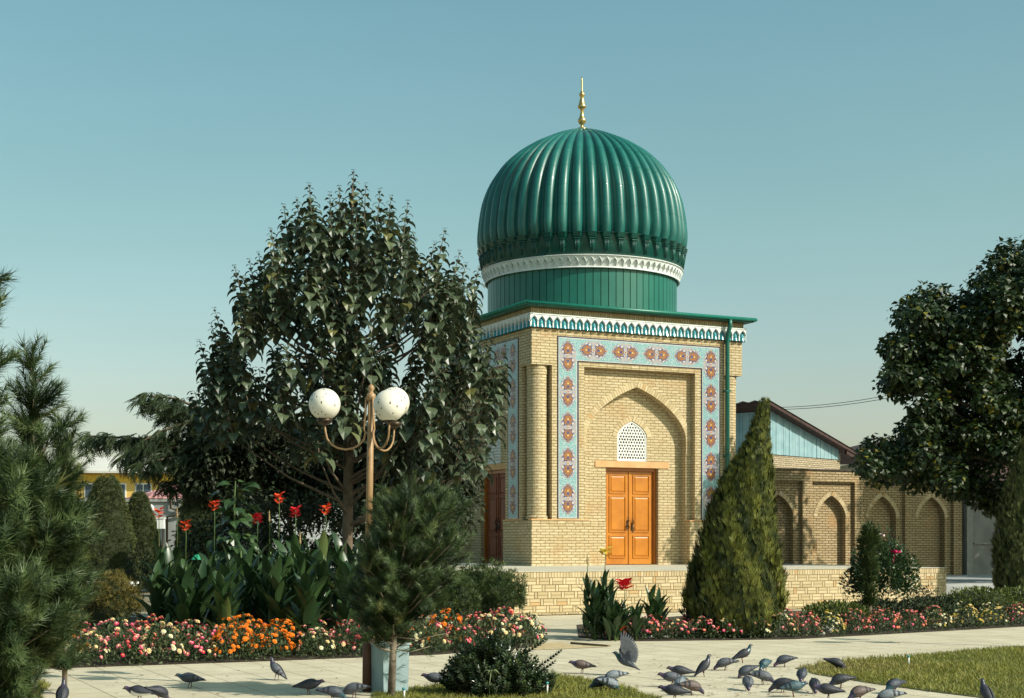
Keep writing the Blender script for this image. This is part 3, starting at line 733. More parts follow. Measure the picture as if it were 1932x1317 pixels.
a = [(-.78, -.5+5.5*i/nn/1.0, 7.05+.035*math.sin(i*PI/2*1.0)) for i in range(nn+1)]; b_ = [(7.35, p[1], p[2]-.246*8.13) for p in a]
s_.rings([a, b_], 0, False, False, True); s_.build('corrugated_roof', slate, SH)

FH = empty('dark_roofed_house', P(1700, HY, 80)-Vector((0, 0, H)), .15, 'distant house with dark overhanging roof just above the arcade by the big tree', 'house')
f_ = MB(); f_.box(-1.8, 7, 0, 6, 0, 5.9); f_.build('wall', brick_shed, FH)
f_ = MB(); f_.add([(-2.8, -.6, 6.5), (8, -.6, 6.5), (8, 3, 7.15), (-.6, 3, 7.15), (-2.8, 6.6, 6.5), (8, 6.6, 6.5)], [(0, 1, 2, 3), (0, 3, 4), (4, 3, 2, 5)]); f_.add([(-2.8, -.6, 6.38), (8, -.6, 6.38), (8, 6.6, 6.38), (-2.8, 6.6, 6.38), (-2.8, -.6, 6.5), (8, -.6, 6.5), (8, 6.6, 6.5), (-2.8, 6.6, 6.5)], [(0, 1, 2, 3), (0, 1, 5, 4), (0, 3, 7, 4)])
f_.add([(-2.3, -2.5, 4.7), (8, -2.5, 4.7), (8, 0, 5.9), (.8, 0, 5.9), (-2.3, 0, 4.8)], [(0, 1, 2, 3), (0, 3, 4)]); f_.build('roof', roofdk, FH)
for i in range(2):
    A = P(1340, 764+i*3, 74); Bp = P(1800, 716+i*6, 66)
    wm = MB(); wm.tube([A+(Bp-A)*t+Vector((0, 0, -.55*4*t*(1-t))) for t in [k/14 for k in range(15)]], .014, 5)
    tag(wm.build('overhead_wire', iron), ('upper', 'lower')[i]+' of the two thin overhead wires crossing the sky above the shed roof', 'wire', 'overhead wires')

# ---------------------------------------------------------------- far left buildings
cream_roof = mat('pale_sheet_roof', (.52, .50, .46), (.60, .58, .53), rough=.6, nscale=.4)
yellow = mat('yellow_render', (.62, .40, .10), (.70, .47, .14), rough=.85, nscale=.6)
pinkr = mat('pink_sheet_roof', (.50, .24, .24), (.58, .30, .29), rough=.6, nscale=.8)
glass = mat('dark_window_glass', (.04, .06, .09), (.07, .10, .14), rough=.15)
trim = mat('white_trim', (.72, .72, .70), rough=.6)
YB = empty('yellow_building', P(-60, HY, 95)-Vector((0, 0, H)), .03, 'long yellow two storey building with pale roof far left', 'building')
y_ = MB(); y_.box(0, 19, 0, 9, 0, 6.05); y_.build('wall', yellow, YB)
y_ = MB(); y_.add([(-.6, -.7, 6.1), (19.6, -.7, 6.1), (19.6, 4.5, 7.3), (-.6, 4.5, 7.3), (-.6, 9.7, 6.1), (19.6, 9.7, 6.1)], [(0, 1, 2, 3), (2, 3, 4, 5), (0, 3, 4), (1, 2, 5)])
y_.box(-.6, 19.6, -.74, -.6, 5.98, 6.12); yr = y_.build('roof', cream_roof, YB)
y_ = MB(); y_.box(-.02, 19.02, -.06, .0, 5.45, 5.9, 0); y_.build('eaves_band', mat('bright_yellow_band', (.72, .46, .06), rough=.8), YB)
y_ = MB(); y_.box(-.02, 19.02, -.12, .0, 3.4, 4.15, 0); y_.build('string_band', trim, YB)
for i in range(11):
    x = .9+i*1.62
    f_ = MB(); f_.box(x, x+1.05, -.05, 0, 4.35, 5.35, 0); wo = f_.build('window', trim, YB)
    f_ = MB(); f_.box(x+.08, x+.49, -.07, -.052, 4.43, 5.27, 0); f_.box(x+.56, x+.97, -.07, -.052, 4.43, 5.27, 0); f_.build('pane', glass, wo)
PH = empty('pink_roofed_house', P(289, HY, 64)-Vector((0, 0, H)), ANG, 'low house with pink corrugated hip roof behind the grey wall', 'house')
p_ = MB(); p_.box(0.2, 5.0, .2, 5.5, 0, 3.45); p_.build('wall', mat('pale_house_wall', (.42, .38, .33), (.5, .45, .4)), PH)
p_ = MB(); cs = [(-.2, -.2), (5.4, -.2), (5.4, 5.9), (-.2, 5.9)]; rd = [(2.3, 2.6), (3.3, 3.0)]
pv = [(*c, 3.54) for c in cs]+[(*c, 4.30) for c in rd]
p_.add(pv, [(0, 1, 5, 4), (1, 2, 5), (2, 3, 4, 5), (3, 0, 4)])
for k in range(22):
    x = -.1+k*.25; s = np.clip(min(1, (x+.2)/2.5, (5.4-x)/2.1), .1, 1)
    p_.tube([(x, -.22, 3.55), (x+.0, -.2+2.75*s, 3.56+.76*s)], .03, 4)
for k in range(22):
    y = -.1+k*.27; s = np.clip(min(1, (y+.2)/2.8, (5.9-y)/3.3), .1, 1)
    p_.tube([(-.22, y, 3.55), (-.2+2.5*s, y, 3.56+.76*s)], .03, 4)
p_.box(-.25, 5.45, -.26, -.22, 3.46, 3.56); p_.build('roof', pinkr, PH)
for i in range(3):
    f_ = MB(); f_.box(.6+i*1.5, 1.6+i*1.5, .16, .199, 3.0, 3.4, 0); f_.build('window', glass, PH)
GW = empty('grey_concrete_wall', P(140, HY, 60)-Vector((0, 0, H)), 0.03, 'tall grey concrete wall behind the clipped cones and cannas', 'wall')
g_ = MB(); g_.box(0, 12.6, 0, .3, 0, 3.22); 
for i in range(6): g_.box(2.1*i, 2.1*i+.12, -.05, 0, 0, 3.22)
g_.box(-.05, 12.7, -.09, .35, 3.22, 3.32); g_.build('panels', mat('wall_grey', (.25, .26, .25), (.34, .35, .33), rough=.9, nscale=.7, bump=.2), GW)
g_ = MB(); g_.tube([(3.9, -.12, 4.05), (3.9, -.12, 2.95), (4.3, -.12, 2.85)], .05, 6); g_.tube([(4.2, -.12, 1.0), (3.75, -.12, 1.1), (3.75, -.12, 2.6), (4.3, -.12, 2.7)], .05, 6); g_.box(4.45, 4.7, -.14, -.05, .5, 2.5)
g_.build('pipe', iron, GW)
PB = empty('pale_low_building', P(500, HY, 58)-Vector((0, 0, H)), 0.1, 'pale low building with teal band glimpsed through the dark trees', 'building')
b_ = MB(); b_.box(0, 7, 0, 5, 0, 3.6); b_.build('wall', mat('pale_wall2', (.40, .42, .42), (.5, .52, .52)), PB)
b_ = MB(); b_.box(-.3, 7.3, -.5, 5.3, 3.6, 3.75); b_.build('roof', trim, PB)
b_ = MB(); b_.box(0, 7, -.04, 0, 3.1, 3.4); b_.build('band', bluew, PB)
# low white garden walls on the left
stonew = mat('pale_stone', (.42, .42, .40), (.52, .52, .50), rough=.8, nscale=2, bump=.1)
def low_wall(A, Bp, h, th, label):
    d = (Bp-A); L = d.length; o = empty('low_garden_wall', A, math.atan2(d.y, d.x), label, 'low wall')
    m = MB(); m.box(0, L, 0, th, 0, h-.06); m.build('body', stonew, o)
    m = MB(); m.box(-.04, L+.04, -.05, th+.05, h-.058, h); m.build('coping', trim, o)
low_wall(Vector((-12.5, 40, 0)), Vector((-10.2, 39.2, 0)), .53, .5, 'low white stone wall in front of the clipped conical trees')
low_wall(Vector((-6.2, 33.2, 0)), Vector((-4.2, 33.6, 0)), .42, .5, 'low white stone wall half hidden behind the red flowered cannas')
# ---------------------------------------------------------------- foliage templates and materials
bark = mat('brown_bark', (.10, .075, .05), (.17, .13, .09), rough=.95, nscale=8, bump=.6, bscale=25)
bark_g = mat('grey_bark', (.13, .10, .07), (.30, .25, .18), rough=.95, nscale=5, bump=.5, bscale=30, contrast=(.4, .62))
stem_g = mat('green_stem', (.07, .12, .03), (.11, .17, .05), rough=.6)
lf_paul = mat('heart_leaf_green', (.024, .040, .024), (.098, .128, .068), rough=.40, attr=True, transl=.12, spec=.45, c3=(.14, .14, .045))
lf_maple = mat('dark_leaf_green', (.014, .028, .009), (.034, .060, .014), rough=.45, attr=True, transl=.18, spec=.4, c3=(.20, .18, .02))
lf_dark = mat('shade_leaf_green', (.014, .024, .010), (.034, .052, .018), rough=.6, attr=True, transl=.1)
lf_mim = mat('feathery_leaf_green', (.024, .044, .020), (.060, .088, .030), rough=.6, attr=True, transl=.2)
lf_thuja = mat('yellow_green_sprays', (.022, .038, .010), (.215, .225, .038), rough=.6, attr=True, transl=.15, c3=(.20, .13, .04))  # wide tone spread puts lit strokes and dark gaps into the colour
lf_top = mat('clipped_green', (.055, .078, .022), (.110, .122, .036), rough=.75, attr=True)
core_m = mat('inner_shade', (.022, .032, .012), (.035, .045, .018), rough=1)  # solid core inside foliage; shade between the sprays painted in its colour
ndl = mat('pine_needles', (.022, .044, .015), (.084, .122, .038), rough=.5, attr=True, transl=.1, c3=(.15, .16, .05))
lf_gloss = mat('glossy_leaf', (.016, .034, .011), (.042, .068, .022), rough=.28, attr=True, spec=.6, transl=.08, c3=(.11, .15, .04))
lf_mugo = mat('mugo_green', (.026, .052, .015), (.075, .105, .025), rough=.6, attr=True, transl=.1)
lf_yel = mat('olive_yellow_foliage', (.075, .075, .018), (.19, .15, .035), rough=.6, attr=True, transl=.15)
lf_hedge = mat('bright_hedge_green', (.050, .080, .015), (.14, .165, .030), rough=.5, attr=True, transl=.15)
lf_canna = mat('canna_leaf_green', (.018, .042, .016), (.045, .088, .028), rough=.36, attr=True, spec=.5, transl=.16, c3=(.11, .15, .045))
lf_bed = mat('bedding_leaf_green', (.028, .050, .020), (.075, .105, .038), rough=.55, attr=True, transl=.12)
gr_m = mat('grass_blades', (.10, .125, .020), (.31, .29, .055), rough=.55, attr=True, transl=.2, c3=(.30, .25, .08))

HEART = ([(0, 0, 0), (0, .5, .05), (0, 1, -.22), (-.40, .06, .08), (-.44, .42, .13), (-.22, .78, .02), (.40, .06, .08), (.44, .42, .13), (.22, .78, .02)],
         [(0, 1, 4, 3), (1, 2, 5, 4), (0, 6, 7, 1), (1, 7, 8, 2)])
LEAF = ([(0, 0, 0), (-.24, .42, .07), (0, 1, -.05), (.24, .42, .07), (0, .5, 0)], [(0, 4, 1), (1, 4, 2), (0, 3, 4), (3, 2, 4)])
MAPLE = ([(0, 0, 0), (-.5, .25, .05), (-.28, .55, .0), (0, 1, -.12), (.28, .55, .0), (.5, .25, .05), (0, .45, .04)], [(0, 6, 1), (1, 6, 2), (2, 6, 3), (3, 6, 4), (4, 6, 5), (5, 6, 0)])
BLADE = ([(-.05, 0, 0), (.05, 0, 0), (.035, .55, .03), (0, 1, .16)], [(0, 1, 2), (0, 2, 3)])
def fan(n, spread, wd, lift=.12, seed=3):
    r = random.Random(seed); v, f = [], []
    for i in range(n):
        a = (i/(n-1)-.5)*spread+r.uniform(-.1, .1); L = r.uniform(.7, 1.0); z = r.uniform(-lift, lift)
        d = (math.sin(a), math.cos(a)); b = len(v)
        v += [(0, 0, 0), (d[0]*L*.5-d[1]*wd, d[1]*L*.5+d[0]*wd, z*.5), (d[0]*L, d[1]*L, z), (d[0]*L*.5+d[1]*wd, d[1]*L*.5-d[0]*wd, z*.5)]
        f.append((b, b+1, b+2, b+3))
    return v, f
SPRAY = fan(6, .55, .045, .16); TUFT = fan(7, 1.9, .055, .5, 5)
def needles(n, seed=1, ln=.44, wd=.015, open_=1.0):
    """a shoot: axis 0..1 along Y, needles leaning forward all round it"""
    r = random.Random(seed); v, f = [], []
    for i in range(n):
        t = (i+.5)/n; a = r.uniform(0, 2*PI); q = open_*r.uniform(.65, 1.2); L = ln*r.uniform(.75, 1.15)
        dx, dz = math.cos(a)*math.sin(q), math.sin(a)*math.sin(q); dy = math.cos(q)
        sx, sz = -math.sin(a)*wd, math.cos(a)*wd; b = len(v)
        v += [(sx, t-.02, sz), (-sx, t-.02, -sz), (dx*L, t+dy*L, dz*L+L*.06*r.uniform(-1, 1))]; f.append((b, b+1, b+2))
    b = len(v)
    v += [(-.012, 0, 0), (.012, 0, 0), (0, 1.0, 0), (0, 0, -.012), (0, 0, .012)]; f += [(b, b+1, b+2), (b+3, b+4, b+2)]
    return v, f
def FROND():
    v, f = [], []; N_ = 9
    for i in range(N_):
        t = i/N_; y = t; z = -.35*t*t; L = .30*math.sin(PI*(t*.8+.18))
        for s in (-1, 1):
            b = len(v)
            v += [(0, y, z), (s*L*.6, y+.10, z-.03+.02), (s*L, y+.22, z-.10), (s*L*.55, y+.19, z-.05)]
            f.append((b, b+1, b+2, b+3))
    b = len(v); v += [(-.01, 0, 0), (.01, 0, 0), (0, .5, -.09), (0, 1, -.35)]; f += [(b, b+1, b+2), (b+1, b+2, b+3)]
    return v, f
FROND = FROND()

def in_poly(x, y, poly):
    c = False; n = len(poly)
    for i in range(n):
        x1, y1 = poly[i]; x2, y2 = poly[i-1]
        if (y1 > y) != (y2 > y) and x < (x2-x1)*(y-y1)/(y2-y1)+x1: c = not c
    return c
def clump_crown(name, parent, centers, rad, n_per, leaf, tpl, m, droop=.5, flat=.75, jitter=1.0):
    Pp, D, Nn, S = [], [], [], []
    for c, r in zip(centers, rad):
        n = int(n_per*(r/np.mean(rad))**2)
        u = unit(n); rr = RNG.random(n)**.45
        p = np.array(c)+u*rr[:, None]*r*np.array([1, 1, flat])
        d = u*.8+unit(n)*.6*jitter; d[:, 2] -= droop
        nn = unit(n)*.6+u*.5+np.array([0, 0, .7])
        Pp.append(p); D.append(d); Nn.append(nn); S.append(leaf*RNG.uniform(.65, 1.2, n))
    return inst(name, *tpl, np.concatenate(Pp), np.concatenate(D), np.concatenate(Nn), np.concatenate(S), m, parent)

# ---------------------------------------------------------------- the tall heart-leaved tree
Yt = 28.0
PT = empty('heart_leaf_tree', G(655, 1182), 0, 'tall dark tree with big heart shaped drooping leaves left of the mausoleum', 'tree')
PT0 = PT.location.copy()
def PL(px, py, dy=0): v = P(px, py, Yt+dy); return v-PT0
tk = MB()
tk.tube([PL(656, 1185), PL(655, 1100), PL(656, 1000), PL(657, 900), PL(660, 800), PL(662, 700), PL(664, 560), PL(664, 430), PL(665, 345)], [.13, .11, .10, .095, .085, .07, .05, .03, .012], 9)
outline = [(358, 735), (352, 700), (362, 655), (380, 628), (398, 582), (425, 530), (447, 500), (470, 470), (500, 440), (530, 385), (560, 365), (583, 345), (620, 352), (650, 335), (667, 320), (690, 345), (725, 352), (775, 378), (795, 400), (800, 450), (815, 455), (838, 430), (862, 462), (905, 500), (915, 560), (905, 610), (925, 640), (962, 640), (975, 700), (955, 790), (925, 850), (900, 905), (840, 880), (760, 900), (725, 850), (660, 800), (590, 815), (520, 800), (455, 835), (395, 810), (365, 770)]
holes = [((700, 765), 36, 30), ((520, 800), 30, 24), ((545, 625), 18, 14), ((765, 610), 18, 30), ((700, 600), 12, 18), ((580, 470), 14, 16), ((800, 725), 14, 16), ((640, 500), 10, 14), ((470, 640), 12, 14), ((815, 520), 12, 26), ((430, 740), 12, 14), ((905, 720), 12, 16)]
tips = [(583, 345, 0), (667, 320, 0), (622, 362, -.4), (717, 355, .3), (738, 368, -.5), (770, 378, 0), (840, 430, -.3), (868, 472, .2), (905, 502, 0), (535, 385, .3), (560, 372, .8), (487, 475, .4), (442, 500, 0), (404, 580, .2), (375, 640, 0), (398, 610, -.6), (462, 520, -.8), (510, 430, -.6), (640, 350, .5), (690, 345, -.3), (470, 488, 1.0), (880, 495, -.8), (820, 455, .8), (930, 625, -1.2), (955, 645, -.9), (915, 640, -1.6)]
rs = random.Random(5); interior = []
tries = 0
while len(interior) < 235 and tries < 20000:
    tries += 1
    x = rs.uniform(352, 972); y = rs.uniform(330, 860)
    if not in_poly(x, y-38, outline) or not in_poly(x, y+25, outline): continue
    if any(((x-h[0][0])/h[1])**2+((y+30-h[0][1])/(h[2]+22))**2 < 1 for h in holes): continue
    half = 2.3*math.sqrt(max(.04, 1-((x-650)/330)**2))*min(1, .35+(y-320)/300)
    interior.append((x, y, rs.uniform(-half, half)*.95-.2))
Pp, D, Nn, S = [], [], [], []
for i, (x, y, dy) in enumerate(tips+interior):
    main = i < len(tips); tip = np.array(PL(x, y, dy)); L = rs.uniform(.85, 1.25) if main else rs.uniform(.55, .95)
    out = np.array([(x-655)/700, dy*.12, 0]); ax = np.array([0, 0, 1.0])+out*.8; ax /= np.linalg.norm(ax)
    base = tip-ax*L
    tk.tube([Vector(base), Vector(tip-ax*L*.5), Vector(tip)], [.016, .010, .004], 4, cap=False)
    # limb from the trunk to the foot of the shoot
    tz = max(1.9, base[2]-.5-.35*math.hypot(base[0], base[1])); tz = min(tz, 8.0)
    if main or i % 7 == 0:
        A = np.array([0.02, 0, tz]); mid = (A+base)/2+np.array([0, 0, -.12])
        tk.tube([Vector(A), Vector(mid), Vector(base)], [.036, .022, .010], 5, cap=False)
    nl = 15 if main else 11
    for k in range(nl):
        t = k/(nl-1); a0 = k*1.571+rs.uniform(-.4, .4)
        sz = (.045+.215*min(1, t*1.35)) if main else (.13+.14*t)
        for s in (0, PI):
            a = a0+s; rad = np.array([math.cos(a), math.sin(a), 0]); pet = sz*.45
            p = tip-ax*L*(t**1.15)+rad*pet*(.4+.6*t)
            droop = .15+.95*t+rs.uniform(-.2, .25)
            Pp.append(p); D.append(rad+np.array([0, 0, -droop])); Nn.append(np.array([0, 0, 1.])+rad*droop*.8+np.array([rs.uniform(-.3, .3), rs.uniform(-.3, .3), 0])); S.append(sz*rs.uniform(.85, 1.12))
tk.build('trunk', bark, PT)
inst('crown', *HEART, Pp, D, Nn, S, lf_paul, PT, smooth=False)

# ---------------------------------------------------------------- generic broadleaf trees
def tree(name, base, label, cat, clumps, rad, n_per, leaf, tpl, m, th, group=None, droop=.5, tr=.16, flat=.8, bm=None, limbs=14):
    o = empty(name, base, 0, label, cat, group)
    b0 = np.array(base); cs = [np.array(c)-b0 for c in clumps]
    clump_crown('crown', o, cs, rad, n_per, leaf, tpl, m, droop, flat)
    k = MB(); ctr = np.mean(cs, axis=0); top = np.array([ctr[0]*.7, ctr[1]*.7, ctr[2]+.5])
    pts = [np.array([0, 0, -.05]), np.array([ctr[0]*.05, 0, th*.5]), np.array([ctr[0]*.15, ctr[1]*.1, th]), top]
    k.tube([Vector(p) for p in pts], [tr, tr*.8, tr*.68, tr*.2], 9)
    for c in cs[::max(1, len(cs)//limbs)]:
        t = random.uniform(0, .6); A = pts[2]*(1-t)+pts[3]*t; md = (A+c)/2+np.array([0, 0, .15])
        k.tube([Vector(A), Vector(md), Vector(c)], [tr*.35, tr*.2, tr*.06], 5, cap=False)
    k.build('trunk', bm or bark, o); return o
def px_clumps(poly, n, Y, dep, r0, r1, seed, minedge=.0):
    r = random.Random(seed); out, rad = [], []; xs = [p[0] for p in poly]; ys = [p[1] for p in poly]; t = 0
    while len(out) < n and t < 40000:
        t += 1; x, y = r.uniform(min(xs), max(xs)), r.uniform(min(ys), max(ys))
        if not in_poly(x, y, poly): continue
        rr = r.uniform(r0, r1); s = F/Y
        if not (in_poly(x-rr*s*.55, y, poly) and in_poly(x, y-rr*s*.45, poly)): continue
        out.append(tuple(P(x, y, Y+r.uniform(-dep, dep)))); rad.append(rr)
    return out, rad
# big tree on the right; its shade falls on the arcade
poly = [(1600, 880), (1640, 830), (1700, 805), (1712, 770), (1690, 740), (1660, 720), (1665, 660), (1690, 610), (1680, 570), (1700, 545), (1740, 545), (1760, 530), (1790, 545), (1840, 545), (1830, 500), (1868, 480), (1880, 458), (1932, 455), (1990, 430), (2050, 450), (2075, 540), (2085, 640), (2085, 800), (2075, 930), (2030, 975), (1900, 965), (1800, 930), (1740, 905), (1680, 905), (1630, 895)]
cs, rd = px_clumps(poly, 420, 40.3, 2.0, .32, .62, 3)
tree('broadleaf_tree', G(1995, 1133), 'big dark broadleaf tree overhanging the arcade at the right edge', 'tree', cs, rd, 150, .15, MAPLE, lf_maple, 3.0, droop=.7, tr=.28, limbs=24)
# unseen crowns added beyond the frame, shaped to shade the yard and the arcade
cs, rd = [], []
r_n = random.Random(12)
for i in range(290):
    if i < 60: c_ = (r_n.uniform(15.7, 17.4), r_n.uniform(40.6, 42.0), r_n.uniform(8.0, 11.6))
    else: c_ = (r_n.uniform(21.3, 28.5), r_n.uniform(41.5, 45.5), r_n.uniform(4.5, 13.5))
    cs.append(c_); rd.append(r_n.uniform(.5, .85))
tree('broadleaf_tree', Vector((23.5, 43.2, 0)), 'second dark broadleaf tree, added unseen past the right edge to shade the arcade', 'tree', cs, rd, 75, .24, MAPLE, lf_maple, 3.0, droop=.7, tr=.25)
# dark trees behind the tall one
poly = [(330, 900), (345, 830), (390, 800), (450, 790), (520, 770), (590, 790), (640, 800), (640, 870), (620, 930), (560, 960), (470, 950), (400, 930), (350, 935)]
cs, rd = px_clumps(poly, 130, 33.5, 1.3, .30, .55, 4)
tree('shade_tree', G(560, 1155), 'low dark broadleaf tree behind the heart leaved tree, left of its trunk', 'tree', cs, rd, 150, .16, LEAF, lf_dark, 1.6, 'dark trees behind the heart leaved tree', tr=.1)
poly = [(640, 860), (650, 800), (720, 780), (800, 790), (860, 820), (880, 880), (870, 960), (840, 1020), (760, 1030), (700, 1000), (650, 960)]
cs, rd = px_clumps(poly, 130, 32.5, 1.2, .30, .55, 14)
tree('shade_tree', G(770, 1160), 'low dark broadleaf tree between the lamp post and the mausoleum wall', 'tree', cs, rd, 150, .16, LEAF, lf_dark, 1.2, 'dark trees behind the heart leaved tree', tr=.1)
poly = [(700, 1070), (690, 960), (640, 940), (560, 930), (480, 930), (400, 950), (340, 1010), (330, 1080), (420, 1110), (640, 1120)]
cs, rd = px_clumps(poly, 120, 30.5, .8, .25, .42, 24)
tree('garden_shrub', G(520, 1170), 'dark leafy shrub behind the canna bed under the trees', 'shrub', cs, rd, 110, .12, LEAF, lf_dark, .5, tr=.05)
# mimosa with feathery sprays
MT = empty('mimosa_tree', G(505, 1158), 0, 'spreading mimosa tree with feathery drooping sprays on the far left of the tall tree', 'tree'); M0 = np.array(MT.location); Ym = 33.0
paths = [([(505, 900), (450, 820), (390, 775), (330, 752), (262, 745)], 0, 1), ([(440, 812), (390, 800), (345, 800), (300, 815), (270, 832)], -.4, 1), ([(505, 905), (420, 850), (330, 832), (240, 826), (158, 822)], .5, 1.0),
         ([(505, 915), (420, 880), (340, 862), (300, 868), (262, 880)], -.8, 1), ([(505, 925), (440, 905), (390, 900), (345, 905), (310, 912)], 0, 1), ([(510, 900), (470, 860), (440, 835), (400, 828), (372, 835)], .9, 1),
         ([(505, 905), (540, 850), (560, 800), (600, 790)], .6, 1), ([(420, 850), (370, 838), (330, 845), (290, 850), (235, 862)], -.3, 1), ([(505, 905), (455, 840), (425, 800), (400, 770)], 1.2, 1), ([(440, 812), (400, 785), (350, 772), (300, 770)], 1.0, 1),
         ([(505, 930), (450, 915), (400, 920), (360, 935)], .8, 1), ([(505, 900), (480, 850), (440, 800), (420, 770)], -1.1, 1)]
tk = MB(); tk.tube([(0, 0, -.05), (.05, 0, .9), (-.02, 0, 1.6), tuple(np.array(P(505, 900, Ym))-M0)], [.14, .12, .1, .07], 8)
Pp, D, Nn, S = [], [], [], []
for pth, dy, _ in paths:
    q = [np.array(P(x, y, Ym+dy*(i/(len(pth)-1))))-M0 for i, (x, y) in enumerate(pth)]
    tk.tube([Vector(p) for p in q], [.05*(1-i/len(q))+.008 for i in range(len(q))], 5, cap=False)
    for i in range(len(q)-1):
        seg = q[i+1]-q[i]; L = np.linalg.norm(seg)
        if i == 0: continue
        for k in range(int(L*75)):
            t = rs.random(); p = q[i]+seg*t+np.array([rs.uniform(-.12, .12), rs.uniform(-.35, .35), rs.uniform(-.2, .10)])
            a = rs.uniform(0, 2*PI); d = np.array([math.cos(a)*.8, math.sin(a)*.8, rs.uniform(-1.1, .05)])+seg/L*.5
            Pp.append(p); D.append(d); Nn.append([rs.uniform(-.5, .5), rs.uniform(-.5, .5), 1]); S.append(rs.uniform(.26, .44))
tk.build('trunk', bark, MT); inst('crown', *FROND, Pp, D, Nn, S, lf_mim, MT)

# ---------------------------------------------------------------- conical evergreens
def revolve(name, parent, stations, n, tpl, m, size, up=.8, seed=1, wob=.06, inner=.90, lean=.5, coremat=None, taper=False):
    """stations: (z, cx, cy, r). Sprays all over a lumpy cone, an inner core and a trunk"""
    st = np.array(stations, float); z0, z1 = st[0, 0], st[-1, 0]; R_ = np.random.default_rng(seed)
    w_ = lambda z: np.interp(z, st[:, 0], st[:, 3])
    zz = []
    while len(zz) < n:
        z = R_.uniform(z0, z1, n); keep = R_.random(n) < (w_(z)+.03)/(st[:, 3].max()+.03); zz += z[keep].tolist()
    z = np.array(zz[:n]); a = R_.uniform(0, 2*PI, n)
    lump = 1+wob*(np.sin(a*5+z*3.1)+np.sin(a*9-z*5.7+1)+.7*np.sin(a*14+z*9))
    r = w_(z)*lump*(1-.22*R_.random(n)**2)
    x = np.interp(z, st[:, 0], st[:, 1])+r*np.cos(a); y = np.interp(z, st[:, 0], st[:, 2])+r*np.sin(a)
    d = np.stack([np.cos(a)*lean, np.sin(a)*lean, np.full(n, up)], 1)+R_.normal(size=(n, 3))*.22
    nn = np.stack([np.cos(a), np.sin(a), np.full(n, .1)], 1)+R_.normal(size=(n, 3))*.45
    rn = R_.random(n); sz_ = size*R_.uniform(.6, 1.2, n)
    if taper: sz_ *= .45+.55*np.minimum(1, w_(z)/(st[:, 3].max()*.5)); rn = np.clip(rn*.75+.25*np.sin(a*7+z*5), 0, 1)
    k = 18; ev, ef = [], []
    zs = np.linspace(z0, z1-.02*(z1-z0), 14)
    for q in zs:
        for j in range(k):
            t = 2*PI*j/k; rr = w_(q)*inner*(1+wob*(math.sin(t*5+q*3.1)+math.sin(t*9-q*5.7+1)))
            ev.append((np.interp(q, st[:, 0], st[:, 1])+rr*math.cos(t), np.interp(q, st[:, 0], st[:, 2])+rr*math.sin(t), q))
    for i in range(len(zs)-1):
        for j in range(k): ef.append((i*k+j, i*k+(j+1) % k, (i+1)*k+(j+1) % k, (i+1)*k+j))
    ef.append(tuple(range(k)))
    o = inst('foliage', *tpl, np.stack([x, y, z], 1), d, nn, sz_, [m, coremat or core_m], parent, rn, extra=(ev, ef))
    t = MB(); t.tube([(st[0, 1], st[0, 2], -.05), (st[0, 1], st[0, 2], z0+.15)], [.05, .045], 7); t.build('trunk', bark, parent)
    return o
TH = empty('thuja', G(1386, 1201), 0, 'tall yellow green conical thuja in front of the terrace, right of the orange door', 'conifer')
k = TH.location.y/F; zpx = lambda y: H+(HY-y)*k; xpx = lambda x: (x-CX)*k-TH.location.x
rows = [(1196, 1384, 84), (1175, 1383, 98), (1142, 1383, 104), (1093, 1386, 97), (1038, 1392, 84), (978, 1398, 68), (940, 1404, 60), (907, 1410, 51), (880, 1418, 40), (852, 1426, 30), (825, 1431, 22), (796, 1436, 16), (775, 1440, 13), (762, 1442, 10), (755, 1443, 3)]
rows = [(zpx(a), xpx(b), 0, c*k*.89) for a, b, c in rows]
revolve('foliage', TH, rows, 12500, SPRAY, lf_thuja, .165, seed=2, wob=.045, inner=.82, up=1.2, lean=.22, taper=True)
def cone_tree(px, ytop, ybase, Y, rb, rt, label, seed, group=None, n=5200):
    base = Vector(((px-CX)/F*Y, Y, 0)); o = empty('clipped_cone_tree', base, 0, label, 'topiary', group)
    zt = H+(HY-ytop)*Y/F
    st = [(.12, 0, 0, rb*.97), (.5, 0, 0, rb), (zt*.45, 0, 0, rb*.72+rt*.28), (zt*.75, 0, 0, rb*.32+rt*.68), (zt*.93, 0, 0, rt*.9), (zt*.985, 0, 0, rt*.55), (zt, 0, 0, rt*.15)]
    revolve('foliage', o, st, n, TUFT, lf_top, .11, seed=seed, wob=.012, inner=.95, up=.5, lean=.9)
gC = 'clipped cones in front of the grey wall'
cone_tree(201, 897, 1095, 45, .98, .38, 'tallest clipped conical evergreen with rounded top, next to the big pine on the left', 1, gC, 7500)
cone_tree(263, 928, 1085, 47, .80, .26, 'shorter clipped conical evergreen between two taller ones, beside the red canna spikes', 2, gC, 6500)
cone_tree(377, 905, 1060, 43, .78, .40, 'dark clipped conical evergreen behind the red cannas, rightmost of the clipped cones', 3, gC, 6500)
cone_tree(160, 950, 1080, 50, .75, .30, 'small clipped conical evergreen half hidden behind the tallest one', 4, gC)
RC = empty('cypress', G(1916, 1145), 0, 'tall slim dark cypress at the right edge in front of the rendered wall', 'conifer')
revolve('foliage', RC, [(.1, 0, 0, .35), (.6, 0, 0, .50), (1.5, .02, 0, .52), (2.5, .1, 0, .42), (3.3, .2, 0, .28), (3.9, .28, 0, .14), (4.15, .3, 0, .04)], 4200, SPRAY, lf_top, .20, seed=6, wob=.05, inner=.84, up=1.1, lean=.3)
DC_ = empty('distant_cypress', P(273, HY, 108)-Vector((0, 0, H)), 0, 'tiny distant bluish spire tree above the yellow building', 'conifer')
revolve('foliage', DC_, [(.5, 0, 0, .8), (3, 0, 0, 1.0), (6, 0, 0, .75), (8.0, 0, 0, .3), (8.6, 0, 0, .05)], 900, TUFT, lf_top, .35, seed=8)
